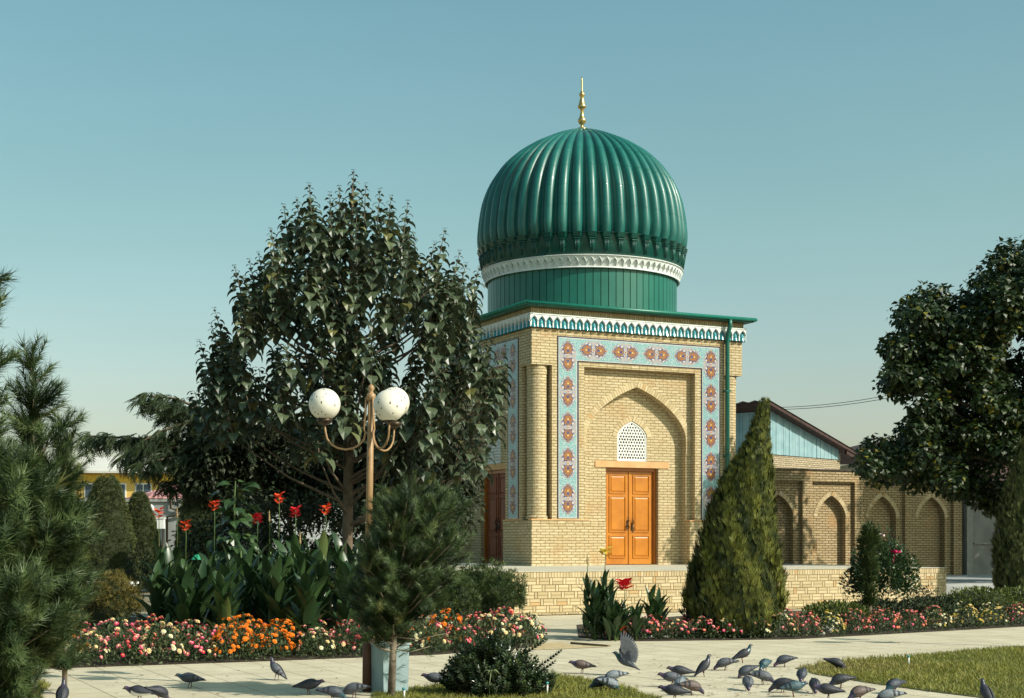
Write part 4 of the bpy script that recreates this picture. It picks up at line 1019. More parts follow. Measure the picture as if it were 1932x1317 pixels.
RS = empty('young_conifer', G(1641, 1175), 0, 'slender dark young conifer rising out of the rose bush by the terrace', 'conifer')
kk = RS.location.y/F
revolve('foliage', RS, [(.3, 0, 0, .05), (.9, 0, 0, .08), (1.35, -.02, 0, .09), (1.60, .01, 0, .13), (1.82, 0, 0, .09), (1.92, 0, 0, .03)], 520, TUFT, lf_mugo, .16, seed=12, wob=.16, inner=.45, up=.9, lean=.7)

# ---------------------------------------------------------------- pines
SH1 = needles(96, 1); SH2 = needles(40, 2)
def pine(base, label, levels, seed, shoot=.30, trunk_r=.045, m=ndl, bare=.0, bmat=bark_g, tpl=SH1, top_dir=(0, 0, 1), leanx=0.0, name='pine_tree', group=None):
    """levels: (z, reach towards -x, reach towards +x, branches)"""
    r = random.Random(seed); o = empty(name, base, 0, label, 'pine', group); k = MB(); zt = levels[-1][0]
    cx = lambda z: leanx*z/zt
    k.tube([(cx(z), 0, z) for z in [-.05, zt*.25, zt*.5, zt*.75, zt*.97]], [trunk_r, trunk_r*.85, trunk_r*.65, trunk_r*.4, trunk_r*.12], 8)
    Pp, D, S = [], [], []
    for z, rl, rr_, nb in levels:
        ph = r.uniform(0, 6)
        for b in range(nb):
            a = ph+2*PI*b/nb+r.uniform(-.35, .35); reach = (rl+rr_)/2+(rr_-rl)/2*math.cos(a); reach *= r.uniform(.72, 1.05)
            up = .35+.4*(z/zt); z_ = z+r.uniform(-.08, .08)
            A = np.array([cx(z_), 0, z_-reach*up*.55]); Bq = A+np.array([math.cos(a)*reach, math.sin(a)*reach, reach*up]); md = (A+Bq)/2-np.array([0, 0, reach*.10])
            k.tube([Vector(A), Vector(md), Vector(Bq)], [.016*trunk_r/.045, .011, .005], 4, cap=False)
            ns_ = max(2, int(reach/.07))
            for i in range(ns_):
                t = .22+.78*(i+.6)/ns_; p = (A*(1-t)**2+2*md*t*(1-t)+Bq*t*t)
                od = (Bq-md)/np.linalg.norm(Bq-md)
                for q in range(2 if t < .9 else 3):
                    d = od*.35+np.array([r.uniform(-.75, .75), r.uniform(-.75, .75), r.uniform(-.05, .9)])
                    Pp.append(p+np.array([r.uniform(-.03, .03), r.uniform(-.03, .03), 0])); D.append(d/np.linalg.norm(d)); S.append(shoot*r.uniform(.65, 1.1))
    for i in range(5): Pp.append([cx(zt)*1.0, 0, zt-.3-.06*i]); D.append([r.uniform(-.2, .2), r.uniform(-.2, .2), 1]); S.append(shoot*1.05)
    k.build('trunk', bmat, o)
    inst('needles', *tpl, Pp, D, unit(len(Pp)), S, m, o); return o
base = Vector(((-52-CX)/F*14.6, 14.6, 0))
pine(base, 'big shaggy dark pine cut off by the left edge of the picture', [(.10, .7, .45, 8), (.2, .8, .62, 9), (.35, .9, .75, 8), (.6, 1.0, .85, 9), (.85, 1.0, .92, 10), (1.1, 1.0, .95, 10), (1.35, 1.0, .95, 10), (1.6, .9, .9, 10), (1.85, .8, .80, 9), (2.1, .6, .45, 7), (2.35, .5, .30, 6), (2.6, .4, .22, 5), (2.85, .3, .20, 5), (3.1, .26, .20, 5), (3.35, .2, .22, 5), (3.6, .16, .18, 4), (3.85, .12, .14, 3), (4.0, .06, .08, 3)], 31, .36, .06)
base = Vector(((62-CX)/F*15.1, 15.1, 0))
pine(base, 'second shaggy pine with pale upright leaders beside the left edge pine', [(.3, .5, .12, 7), (.55, .6, .24, 8), (.8, .6, .36, 8), (1.05, .6, .44, 8), (1.3, .6, .44, 8), (1.55, .50, .42, 7), (1.8, .42, .38, 6), (2.05, .34, .32, 6), (2.3, .28, .24, 5), (2.55, .16, .15, 4), (2.8, .11, .10, 3), (3.05, .14, .14, 4), (3.3, .07, .07, 3)], 32, .34, .045)
base = Vector(((122-CX)/F*15.5, 15.5, 0))
pine(base, 'third and shortest pine with a thin bare leader at the right of the pine group', [(.35, .25, .06, 5), (.65, .3, .10, 5), (.9, .36, .18, 6), (1.1, .36, .2, 6), (1.35, .34, .18, 6), (1.6, .28, .16, 6), (1.85, .20, .15, 5), (2.1, .14, .12, 5), (2.35, .12, .12, 4), (2.6, .07, .07, 3), (2.75, .05, .05, 2)], 33, .28, .03)
base = G(738, 1316); base = Vector((base.x, 15.25, 0))
cp_ = pine(base, 'young bushy pine with a bare grey trunk in the middle foreground', [(.60, .36, .10, 6), (.68, .42, .20, 7), (.76, .42, .32, 8), (.86, .44, .42, 9), (.98, .44, .52, 10), (1.10, .40, .58, 10), (1.22, .36, .60, 10), (1.34, .34, .64, 10), (1.46, .32, .68, 10), (1.58, .30, .70, 10), (1.70, .26, .66, 10), (1.80, .2, .58, 9), (1.90, .16, .46, 8), (1.98, .08, .36, 6)], 41, .20, .042, leanx=.08)
mb = MB()
for (z, a, L) in ((.62, .15, .55), (.50, -.1, .42), (.58, 2.9, .40), (.66, 3.4, .42)):
    mb.tube([(0.02, 0, z), (math.cos(a)*L*.5, math.sin(a)*L*.5, z-.03), (math.cos(a)*L, math.sin(a)*L, z+.03)], [.008, .006, .003], 5)
mb.build('dead_twig', bark_g, cp_)
Pp = [[math.cos(a)*q, math.sin(a)*q, z] for z, a, L in ((.62, .15, .55), (.50, -.1, .42), (.58, 2.9, .4), (.66, 3.4, .42)) for q in np.linspace(L*.45, L, 7)]
inst('low_needles', *SH2, Pp, [[rs.uniform(-1, 1), rs.uniform(-.6, .6), rs.uniform(-.3, .5)] for _ in Pp], unit(len(Pp)), .16, ndl, cp_)
# low juniper tuft at the bottom left corner
base = G(28, 1332)
pine(base, 'low grassy juniper tuft in the bottom left corner', [(.06, .25, .25, 7), (.12, .2, .2, 7), (.2, .15, .15, 6), (.28, .1, .1, 5)], 51, .20, .02, name='juniper')
base = G(1035, 1312)
pine(base, 'tiny dark pine seedling beside the sprinkler right of the glossy shrub', [(.04, .05, .05, 4), (.10, .05, .05, 4), (.15, .04, .04, 3)], 52, .10, .008, name='pine_seedling')

# ---------------------------------------------------------------- shrubs
def shrub(name, base, label, cat, w_, h, dep, n, leaf, tpl, m, seed=0, up=.4, core=True, group=None, wob=.10, ztop=1.0, zc=.42, inner=.82):
    o = empty(name, base, 0, label, cat, group); R_ = np.random.default_rng(seed)
    u = R_.normal(size=(n, 3)); u[:, 2] = np.abs(u[:, 2])*1.0-.35*R_.random(n); u /= np.linalg.norm(u, axis=1, keepdims=True)
    a = np.arctan2(u[:, 1], u[:, 0]); lump = 1+wob*(np.sin(a*3+seed)+np.sin(a*5+u[:, 2]*4+seed*2)+np.sin(a*8-u[:, 2]*7))
    rr = (1-.45*R_.random(n)**2)*lump; c = np.array([0, 0, h*zc]); sc_ = np.array([w_/2, dep/2, h*(1-zc)*ztop])
    p = c+u*rr[:, None]*sc_; p[:, 2] = np.maximum(p[:, 2], .03)
    d = u*.7+np.array([0, 0, up])+R_.normal(size=(n, 3))*.4; nn = u*.5+np.array([0, 0, .5])+R_.normal(size=(n, 3))*.5
    ex = None; mm = m
    if core:
        ev, ef = [], []; k, q = 14, 8
        for i in range(q+1):
            ph = -PI*.28+(PI*.78)*i/q
            for j in range(k):
                t = 2*PI*j/k; l = inner*(1+wob*math.sin(t*3+seed)); ev.append((c[0]+sc_[0]*l*math.cos(ph)*math.cos(t), sc_[1]*l*math.cos(ph)*math.sin(t), max(.02, c[2]+sc_[2]*l*math.sin(ph))))
        for i in range(q):
            for j in range(k): ef.append((i*k+j, i*k+(j+1) % k, (i+1)*k+(j+1) % k, (i+1)*k+j))
        ex = (ev, ef); mm = [m, core_m]
    inst('foliage', *tpl, p, d, nn, leaf*R_.uniform(.6, 1.2, n), mm, o, extra=ex)
    t = MB()
    for j in range(4): t.tube([(.02*math.cos(j*1.6), .02*math.sin(j*1.6), -.02), (w_*.15*math.cos(j*1.6), dep*.15*math.sin(j*1.6), h*.4)], [.012, .006], 5)
    t.build('stem', bark, o)
    return o
shrub('mugo_pine', G(915, 1182), 'round dark green mugo pine in front of the terrace wall', 'shrub', 1.42, 1.13, 1.3, 2300, .115, TUFT, lf_mugo, 3, up=.9, inner=.80)
shrub('mugo_pine', G(862, 1186), 'smaller dark mugo pine behind the young pine, against the round one', 'shrub', .9, .95, .9, 1200, .11, TUFT, lf_mugo, 5, up=.9, inner=.8)
shrub('olive_shrub', G(205, 1186), 'olive yellow shrub behind the pink flowers on the left', 'shrub', 1.2, .95, 1.0, 2200, .10, TUFT, lf_yel, 4, up=.6)
shrub('rose_bush', G(262, 1165), 'small dark rose bush in front of the clipped cones', 'shrub', .75, 1.45, .7, 900, .07, LEAF, lf_dark, 6, core=False)
shrub('rose_bush', G(1662, 1168), 'tall leafy rose bush with pink blooms in front of the terrace end', 'shrub', 1.30, 1.62, 1.0, 6500, .085, LEAF, lf_canna, 7, core=False, wob=.13)
RB = C.objects[-1].parent
for i, (x, y, m_) in enumerate(((1629, 1019, 'p'), (1690, 1041, 'm'), (1660, 1010, 'w'))):
    b = MB(); p = P(x, y, RB.location.y-.5)-RB.location
    c_ = {'p': (.70, .16, .36), 'm': (.65, .01, .12), 'w': (.75, .55, .55)}[m_]; gs = 1.5
    for k in range(11):
        a = k*2.4; q = (.012+.0035*k)*gs
        b.add([p+Vector((math.cos(a)*q, math.sin(a)*q, .03*math.sin(k))), p+Vector((math.cos(a+.9)*q*1.5, math.sin(a+.9)*q*1.5, .04)), p+Vector((math.cos(a)*q*2.0, math.sin(a)*q*2.0, .015)), p+Vector((math.cos(a-.9)*q*1.5, math.sin(a-.9)*q*1.5, -.03))], [(0, 1, 2, 3)])
    b.lathe([(.004, -.03), (.03, -.02), (.038, 0), (.02, .028), (.002, .034)], 8, 0, p)
    b.tube([p, Vector((p.x*.7, p.y+.25, p.z-.45))], .004, 4)
    b.build('rose_bloom', mat('rose_'+m_, c_, rough=.5), RB)
shrub('twiggy_sapling', G(1738, 1165), 'thin dark leafed sapling in front of the terrace corner', 'shrub', .75, .75, .5, 380, .07, LEAF, lf_dark, 8, core=False, wob=.2)
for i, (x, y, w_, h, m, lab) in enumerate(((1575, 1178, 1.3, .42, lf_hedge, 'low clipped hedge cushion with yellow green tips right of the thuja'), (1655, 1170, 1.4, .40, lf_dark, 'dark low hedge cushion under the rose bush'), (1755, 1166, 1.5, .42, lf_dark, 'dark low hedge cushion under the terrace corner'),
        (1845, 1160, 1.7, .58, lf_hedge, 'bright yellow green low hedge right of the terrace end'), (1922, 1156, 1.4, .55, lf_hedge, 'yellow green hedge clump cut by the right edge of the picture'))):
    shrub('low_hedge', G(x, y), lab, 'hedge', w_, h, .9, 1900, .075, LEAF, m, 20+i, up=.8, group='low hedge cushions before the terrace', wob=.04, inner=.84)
# glossy shrub in the foreground lawn: upright shoots with opposite leaves
GS = empty('glossy_shrub', G(935, 1312), 0, 'low dark shrub with glossy leaves on the foreground lawn right of the young pine', 'shrub')
Pp, D, Nn, S = [], [], [], []; k = MB(); r = random.Random(77)
for i in range(520):
    a = r.uniform(0, 2*PI); q = math.sqrt(r.random()); bx = math.cos(a)*q; by = math.sin(a)*q
    top = .66*(1-.72*q*q)*r.uniform(.45, 1.05); 
    if bx < -.5: top += .05
    tipv = np.array([bx*.60, by*.42, max(.05, top)])
    if i == 0: tipv = np.array([.68, -.05, .47])
    if i == 1: tipv = np.array([.62, -.02, .36])
    if i == 2: tipv = np.array([.52, .05, .58])
    d = np.array([bx*1.1+r.uniform(-.3, .3), by*.9+r.uniform(-.3, .3), .9]); d = d/np.linalg.norm(d)
    if i < 3: d = np.array([.75, 0, .55])
    L = r.uniform(.16, .26)*(1.6 if i < 3 else 1); k.tube([Vector(tipv*.25*np.array([1, 1, .1])), Vector(tipv-d*L), Vector(tipv)], [.006, .004, .002], 3, cap=False)
    n = int(L/.018)
    for j in range(n):
        t = j/n; ph = (j % 2)*PI/2+r.uniform(-.3, .3)
        e1 = np.cross(d, [0, 1, 0]); e1 /= np.linalg.norm(e1); e2 = np.cross(d, e1)
        for s in (0, PI):
            ra = e1*math.cos(ph+s)+e2*math.sin(ph+s)
            Pp.append(tipv-d*L*t); D.append(ra*.8+d*(.9-.4*t)); Nn.append(d*1.0-ra*.5); S.append(r.uniform(.05, .07)*(.55+min(.45, t*2)))
k.build('stem', bark, GS); inst('foliage', *LEAF, Pp, D, Nn, S, lf_gloss, GS)
GP = empty('spider_grass', G(924, 1316)+Vector((0, -.18, 0)), 0, 'single pale grassy rosette on a stalk in front of the glossy shrub', 'plant')
k = MB(); k.tube([(0, 0, 0), (.0, 0, .15), (.015, 0, .28)], .004, 4)
for a in (0, .5, 2.8, 3.4, 4.4, 5.4, 1.4): k.tube([(.015, 0, .28), (.015+.05*math.cos(a), .03*math.sin(a), .30), (.015+.10*math.cos(a), .06*math.sin(a), .25)], [.004, .004, .001], 3)
k.build('leaves', mat('pale_grass', (.22, .26, .12), rough=.5), GP)

# ---------------------------------------------------------------- cannas
def canna_leaf(mb, base, az, L, wd, lean, rnd, curl=.3, m=0):
    n = 7; rows = []
    d = Vector((math.cos(az), math.sin(az), 0)); s = Vector((-math.sin(az), math.cos(az), 0)); p = Vector(base); ang = lean
    for i in range(n):
        t = i/(n-1); w_ = wd*(math.sin(PI*min(1, t*.93+.07))**.8)*(1 if t < .99 else .05); 
        if i == n-1: w_ = .002
        up = d*math.cos(ang)*-1
        nrm = Vector((-d.x*math.sin(ang), -d.y*math.sin(ang), math.cos(ang)))
        rows.append((p-s*w_+nrm*w_*.35, p.copy(), p+s*w_+nrm*w_*.35))
        ang -= curl/n*(1+t*2); p = p+(d*math.cos(ang)+Vector((0, 0, math.sin(ang))))*L/(n-1)
    vs = [q for r_ in rows for q in r_]; fs = []
    for i in range(n-1):
        b = i*3; fs += [(b, b+1, b+4, b+3), (b+1, b+2, b+5, b+4)]
    mb.add(vs, fs, m, rnd, smooth=True)
fl_red = mat('canna_red', (.60, .010, .018), (.74, .03, .045), rough=.45, nscale=20, transl=.2)
fl_org = mat('canna_orange', (.72, .045, .014), (.80, .10, .03), rough=.45, nscale=20, transl=.2)
fl_yel = mat('canna_yellow', (.75, .55, .03), (.80, .62, .08), rough=.45, transl=.2)
fl_dry = mat('canna_dry', (.22, .15, .07), (.35, .25, .12), rough=.8)
def canna(base, h, label, seed, flower=None, fh=0, nl=8, group=None, wd=.075, size=1.0, fs=1.0):
    r = random.Random(seed); o = empty('canna_plant', base, 0, label, 'canna', group); k = MB(); lv = MB()
    for s_ in range(2):
        ox, oy = (0, 0) if s_ == 0 else (r.uniform(-.15, .15), r.uniform(-.12, .12)); hh = h*(1 if s_ == 0 else .8)
        k.tube([(ox, oy, -.02), (ox, oy, hh*.5), (ox+r.uniform(-.03, .03), oy, hh*.8)], [.016, .014, .010], 6)
        a = r.uniform(0, 6)
        for i in range(nl):
            t = (i+.4)/nl; canna_leaf(lv, (ox, oy, hh*(.05+.66*t)), a+i*2.5+r.uniform(-.3, .3), r.uniform(.40, .58)*size*(1.0-.25*t), wd*r.uniform(.85, 1.25)*(1-.2*t), r.uniform(1.0, 1.35)+.25*t, r.random()*(.97 if r.random() > .1 else 1.05), r.uniform(.12, .6))
    if flower:
        k.tube([(0, 0, h*.8), (.01, 0, fh*.9), (.0, 0, fh)], [.008, .006, .004], 5)
    k.build('stem', stem_g, o); lv.build('leaves', lf_canna, o)
    if flower:
        fb_ = MB(); nb = {'red': 10, 'org': 7, 'yel': 6, 'dry': 8}[flower]; q = .03
        if flower == 'dry':
            fb_.lathe([((.010 if q % 2 else .026)*(1-.06*q), fh-.16+.018*q) for q in range(10)]+[(.002, fh+.02)], 7)
            nb = 0
        for i in range(nb):
            zz = fh-.11*i/nb*(1.4 if flower != 'dry' else 1.6); a = i*2.4
            c_ = Vector((math.cos(a)*.022, math.sin(a)*.022, zz))
            for j in range(3 if flower != 'dry' else 1):
                b = a+(j-1)*.8; e = r.uniform(.3, .9); L = fs*r.uniform(.075, .125)*(.5 if flower == 'dry' else 1)
                dv = Vector((math.cos(b), math.sin(b), e)).normalized(); sv = Vector((-math.sin(b), math.cos(b), 0))
                fb_.add([c_, c_+dv*L*.6+sv*L*.30, c_+dv*L+Vector((0, 0, -.01)), c_+dv*L*.6-sv*L*.30], [(0, 1, 2, 3)], 0, None)
        fb_.build('flower_spike', {'red': fl_red, 'org': fl_org, 'yel': fl_yel, 'dry': fl_dry}[flower], o)
    return o
gL = 'cannas in the left flower bed'; gR = 'cannas at the corner of the right flower bed'
cl = [(299, 962, 'org', 1010, 23.4, 'canna with a tall orange red spike, leftmost in the bed'), (350, 985, 'org', 1050, 22.6, 'canna with a low orange red spike in front of the tall leftmost one'), (334, 958, 'dry', 1030, 24.5, 'canna with a small faded spike behind the low orange one'),
      (404, 948, 'org', 1040, 23.6, 'canna with a small forked orange bloom on a long stalk'), (485, 972, 'red', 1020, 23.0, 'canna with a dense oblong red spike left of the widest leaves'), (508, 965, 'dry', 1020, 23.8, 'canna with a brown seed spike right of the oblong red spike'),
      (526, 934, 'org', 995, 22.8, 'canna with one thin flaring red bloom, tallest in the bed'), (557, 960, 'red', 1000, 23.6, 'canna with a ragged round red bloom over dark leaves'), (614, 955, 'org', 995, 22.9, 'canna with a two tiered orange red bloom left of the tree trunk'),
      (566, 1005, 'dry', 1010, 22.0, 'canna with a round dried flower head low between the leaves'), (715, 968, 'org', 1050, 22.6, 'canna with a small orange bloom peeping over the young pine')]
for i, (x, y, f_, yl, Y, lab) in enumerate(cl):
    b = Vector(((x-CX)/F*Y, Y, 0)); canna(b, H+(HY-yl)*Y/F+.18, lab, 100+i, f_, H+(HY-y)*Y/F, 9, gL, .080, 1.25)
fill = [(300, 1080, 21.6), (345, 1085, 21.3), (392, 1060, 22.2), (430, 1070, 21.5), (470, 1050, 22.4), (455, 1035, 23.4), (505, 1065, 21.6), (540, 1040, 21.9), (585, 1030, 22.2), (610, 1020, 21.7), (640, 1020, 22.3), (665, 1035, 22.8), (655, 1080, 21.4), (575, 1090, 21.0), (420, 1110, 21.0), (380, 1100, 21.4), (320, 1060, 22.8), (690, 1060, 23.2), (520, 1100, 21.2)]
labs = ['flowerless canna at the far left end of the clump', 'flowerless canna just right of the left end, low and dark', 'flowerless canna below the small forked orange bloom', 'flowerless canna below the gap with the green canopy', 'flowerless canna left of the oblong red spike', 'flowerless tall canna behind the oblong red spike', 'flowerless low canna below the brown seed spike', 'flowerless canna with wide leaves below the flaring bloom', 'flowerless canna with upright leaves below the ragged red bloom', 'flowerless canna with one very broad upright leaf left of the tree trunk', 'flowerless canna in front of the tree trunk', 'flowerless canna between the tree trunk and the lamp post', 'flowerless low canna behind the lamp post foot', 'flowerless lowest canna in front of the dried flower head', 'flowerless low canna at the front of the clump, above the orange flowers', 'flowerless low canna beside the green canopy', 'flowerless canna behind the low orange red spike', 'flowerless canna behind the young pine', 'flowerless low canna at the front middle of the clump']
for i, (x, y, Y) in enumerate(fill):
    b = Vector(((x-CX)/F*Y, Y, 0)); canna(b, H+(HY-y)*Y/F+.32, labs[i], 200+i, None, 0, 13, gL, .084, 1.3)
cr_ = [(1108, 1045, 'dry', 1085, 24.4, 'canna with a withered cream flower head left of the yellow one'), (1141, 1036, 'yel', 1075, 24.7, 'canna with a yellow bloom in front of the orange door'), (1178, 1105, 'red', 1115, 24.2, 'canna with a big crimson bloom against the terrace wall'),
       (1165, 1178, 'org', 1160, 23.9, 'small canna with an orange yellow bloom below the crimson one')]
for i, (x, y, f_, yl, Y, lab) in enumerate(cr_):
    b = Vector(((x-CX)/F*Y, Y, 0)); canna(b, H+(HY-yl)*Y/F+(-.15 if f_ == 'red' else .15), lab, 300+i, f_, H+(HY-y)*Y/F+(.06 if f_ == 'red' else 0), 8 if f_ == 'red' else 12, gR, .05, .75 if f_ == 'red' else .95, 1.5 if f_ == 'red' else 1.4)
for i, (x, y, Y, lab) in enumerate(((1122, 1120, 24.0, 'dark flowerless canna at the left corner of the right bed'), (1135, 1100, 24.5, 'flowerless canna behind the dark corner one'), (1228, 1120, 24.6, 'flowerless canna with narrow pointed leaves right of the crimson bloom'), (1150, 1150, 23.8, 'low flowerless canna below the yellow bloom'), (1200, 1172, 23.9, 'low flowerless canna below the crimson bloom'))):
    b = Vector(((x-CX)/F*Y, Y, 0)); canna(b, H+(HY-y)*Y/F+.15, lab, 320+i, None, 0, 12, gR, .055, .95)
# tall leafy weed left of the trunk, big leaves
SF = empty('sunflower_plant', Vector(((442-CX)/F*24.5, 24.5, 0)), 0, 'tall leafy plant with broad drooping leaves and seed heads behind the cannas', 'plant')
k = MB(); k.tube([(0, 0, 0), (.03, 0, 1.2), (0, 0, 2.2), (.02, 0, 2.6)], [.02, .018, .012, .006], 6); k.build('stem', stem_g, SF)
Pp, D, Nn, S = [], [], [], []
for i in range(110):
    z = rs.uniform(1.0, 2.6); a = rs.uniform(0, 6.28); q = rs.uniform(.05, .35)
    Pp.append([math.cos(a)*q, math.sin(a)*q*.6, z]); D.append([math.cos(a), math.sin(a), rs.uniform(-.9, .1)]); Nn.append([rs.uniform(-.3, .3), rs.uniform(-.5, 0), 1]); S.append(rs.uniform(.12, .26))
inst('leaves', *HEART, Pp, D, Nn, S, lf_canna, SF)

# ---------------------------------------------------------------- bedding flowers
petal = {}
def blossom_mesh(key, outer, inner, mid=None):
    mo = mat('petal_'+key, outer, tuple(min(1, c*1.15) for c in outer), rough=.6, nscale=30, transl=.15); mi = mat('heart_'+key, inner, rough=.7)
    b = MB(); n = 9
    for ring, (r0, r1, zc, nn) in enumerate(((.008, .034, .004, 9), (.006, .026, .014, 8))):
        for i in range(nn):
            a = 2*PI*(i+ring*.5)/nn; w_ = .38
            b.add([(r0*math.cos(a), r0*math.sin(a), zc), (r1*.75*math.cos(a-w_), r1*.75*math.sin(a-w_), zc+.006), (r1*math.cos(a), r1*math.sin(a), zc+.001), (r1*.75*math.cos(a+w_), r1*.75*math.sin(a+w_), zc+.006)], [(0, 1, 2, 3)])
    b.lathe([(.013, .012), (.012, .02), (.003, .024)], 8, 1)
    me = b.build('flower', [mo, mi]).data; o = [x for x in C.objects if x.data is me][0]; C.objects.unlink(o); bpy.data.objects.remove(o)
    return me
BM_ = {'pink': blossom_mesh('pink', (.78, .20, .26), (.75, .55, .28)), 'cream': blossom_mesh('cream', (.80, .62, .36), (.70, .50, .15)), 'red': blossom_mesh('red', (.62, .03, .10), (.55, .30, .05)),
       'rose': blossom_mesh('rose', (.72, .08, .20), (.75, .35, .30)), 'orange': blossom_mesh('orange', (.85, .24, .01), (.60, .16, .01)), 'white': blossom_mesh('white', (.80, .76, .58), (.65, .55, .15)), 'coral': blossom_mesh('coral', (.72, .17, .12), (.7, .4, .2)), 'gold': blossom_mesh('gold', (.68, .52, .12), (.5, .35, .05))}
def foliage_mesh(seed, n=620):
    R_ = np.random.default_rng(seed); u = R_.normal(size=(n, 3)); u[:, 2] = np.abs(u[:, 2]); u /= np.linalg.norm(u, axis=1, keepdims=True)
    p = u*(1-.35*R_.random((n, 1))**1.5)*np.array([.31, .31, .40])+np.array([0, 0, .06]); p[:, 2] += R_.uniform(-.05, .02, n); p[:, 2] = np.maximum(p[:, 2], .02)
    low = R_.random(n) < .25; p[low, 2] *= R_.random(low.sum())
    d = u*.8+R_.normal(size=(n, 3))*.5+np.array([0, 0, .35]); o = inst('foliage', *LEAF, p, d, u+R_.normal(size=(n, 3))*.5+np.array([0, 0, .4]), R_.uniform(.035, .075, n), lf_bed)
    me = o.data; C.objects.unlink(o); bpy.data.objects.remove(o); return me
FM = [foliage_mesh(s) for s in (1, 2, 3)]
def flower_bush(base, pal, label, group, seed, sc=1.0, nf=14, hs=1.0):
    r = random.Random(seed); o = empty('flower_bush', base, r.uniform(0, 6), label, 'flowers', group); o.scale = (sc, sc, sc*hs)
    f_ = bpy.data.objects.new('foliage', FM[seed % 3]); C.objects.link(f_); f_.parent = o
    for i in range(nf):
        a = r.uniform(0, 2*PI); e = math.asin(r.uniform(.12, 1)); q = r.uniform(.98, 1.08)
        fl = bpy.data.objects.new('flower', BM_[r.choice(pal)]); C.objects.link(fl); fl.parent = o
        d = Vector((math.cos(a)*math.cos(e), math.sin(a)*math.cos(e), math.sin(e)))
        fl.location = (d.x*.31*q, d.y*.31*q, d.z*.40*q+.07)
        dd = (d+Vector((r.uniform(-.3, .3), r.uniform(-.3, .3), .35))).normalized(); fl.rotation_mode = 'QUATERNION'; fl.rotation_quaternion = dd.to_track_quat('Z', 'Y'); s = r.uniform(.8, 1.25); fl.scale = (s, s, s)
    return o
mixes = {'orange': (['orange'], 'orange'), 'mix': (['pink', 'pink', 'cream', 'rose', 'red', 'rose'], 'pink and cream'), 'cream': (['cream', 'white', 'pink', 'cream'], 'cream and pale pink'), 'red': (['rose', 'red', 'pink', 'coral'], 'deep pink and red'), 'white': (['white', 'white', 'cream', 'rose'], 'cream white'), 'coral': (['coral', 'rose', 'pink', 'coral'], 'coral red'), 'gold': (['gold', 'white', 'gold', 'cream'], 'pale yellow green')}
ordn = ['first', 'second', 'third', 'fourth', 'fifth', 'sixth', 'seventh', 'eighth', 'ninth', 'tenth', 'eleventh', 'twelfth', 'thirteenth', 'fourteenth', 'fifteenth', 'sixteenth', 'seventeenth', 'eighteenth', 'nineteenth', 'twentieth']
def bed_row(pxs, Yoff, kinds, rowname, bedname, seed, sc, edge, nf, hs):
    for i, (px, kd) in enumerate(zip(pxs, kinds)):
        py = np.interp(px, [e[0] for e in edge], [e[1] for e in edge]); g = G(px, py); Y = g.y+Yoff+.32*sc; b = Vector(((px-CX)/F*Y, Y, .012))
        n_ = int(nf*(1.75 if kd == 'orange' else 1))
        flower_bush(b, mixes[kd][0], '%s flower clump, %s from left in the %s row, %s' % (mixes[kd][1], ordn[i], rowname, bedname), 'flower clumps in the '+bedname, seed+i, sc*random.uniform(.9, 1.12), int(n_*2.1), hs*random.uniform(.9, 1.1))
eL = [(60, 1264), (520, 1248), (830, 1236), (1005, 1222)]
bed_row([100, 168, 236, 304, 372, 440, 508, 596, 664, 740, 806, 868, 930, 984], 0, ['mix', 'cream', 'mix', 'cream', 'mix', 'orange', 'orange', 'cream', 'mix', 'mix', 'white', 'mix', 'cream', 'white'], 'front', 'left flower bed', 400, .88, eL, 17, 1.05)
bed_row([130, 200, 268, 336, 400, 462, 530, 590, 655, 720, 780, 840, 900, 955, 995], .58, ['orange', 'mix', 'red', 'mix', 'red', 'orange', 'orange', 'mix', 'red', 'mix', 'orange', 'orange', 'mix', 'red', 'white'], 'middle', 'left flower bed', 430, .92, eL, 17, 1.15)
bed_row([150, 222, 292, 360, 428, 490, 560, 625, 690, 760, 830, 885, 940], 1.15, ['red', 'mix', 'red', 'mix', 'orange', 'red', 'mix', 'red', 'mix', 'mix', 'cream', 'red', 'mix'], 'back', 'left flower bed', 460, .9, eL, 13, 1.15)
eR = [(1092, 1205), (1200, 1211), (1500, 1207), (1700, 1196), (1932, 1183)]
bed_row([1128, 1172, 1222, 1272, 1322, 1372, 1424, 1474, 1520, 1570, 1622, 1672, 1722, 1774, 1826, 1876, 1922], .12, ['white', 'mix', 'red', 'mix', 'red', 'mix', 'cream', 'cream', 'mix', 'gold', 'coral', 'coral', 'coral', 'gold', 'gold', 'gold', 'mix'], 'front', 'right flower bed', 500, .80, eR, 16, .95)
bed_row([1190, 1245, 1300, 1480, 1520, 1560, 1610, 1660, 1710, 1760, 1815, 1870, 1920], .75, ['red', 'mix', 'red', 'coral', 'red', 'gold', 'coral', 'coral', 'coral', 'coral', 'gold', 'gold', 'coral'], 'back', 'right flower bed', 530, .82, eR, 16, 1.0)

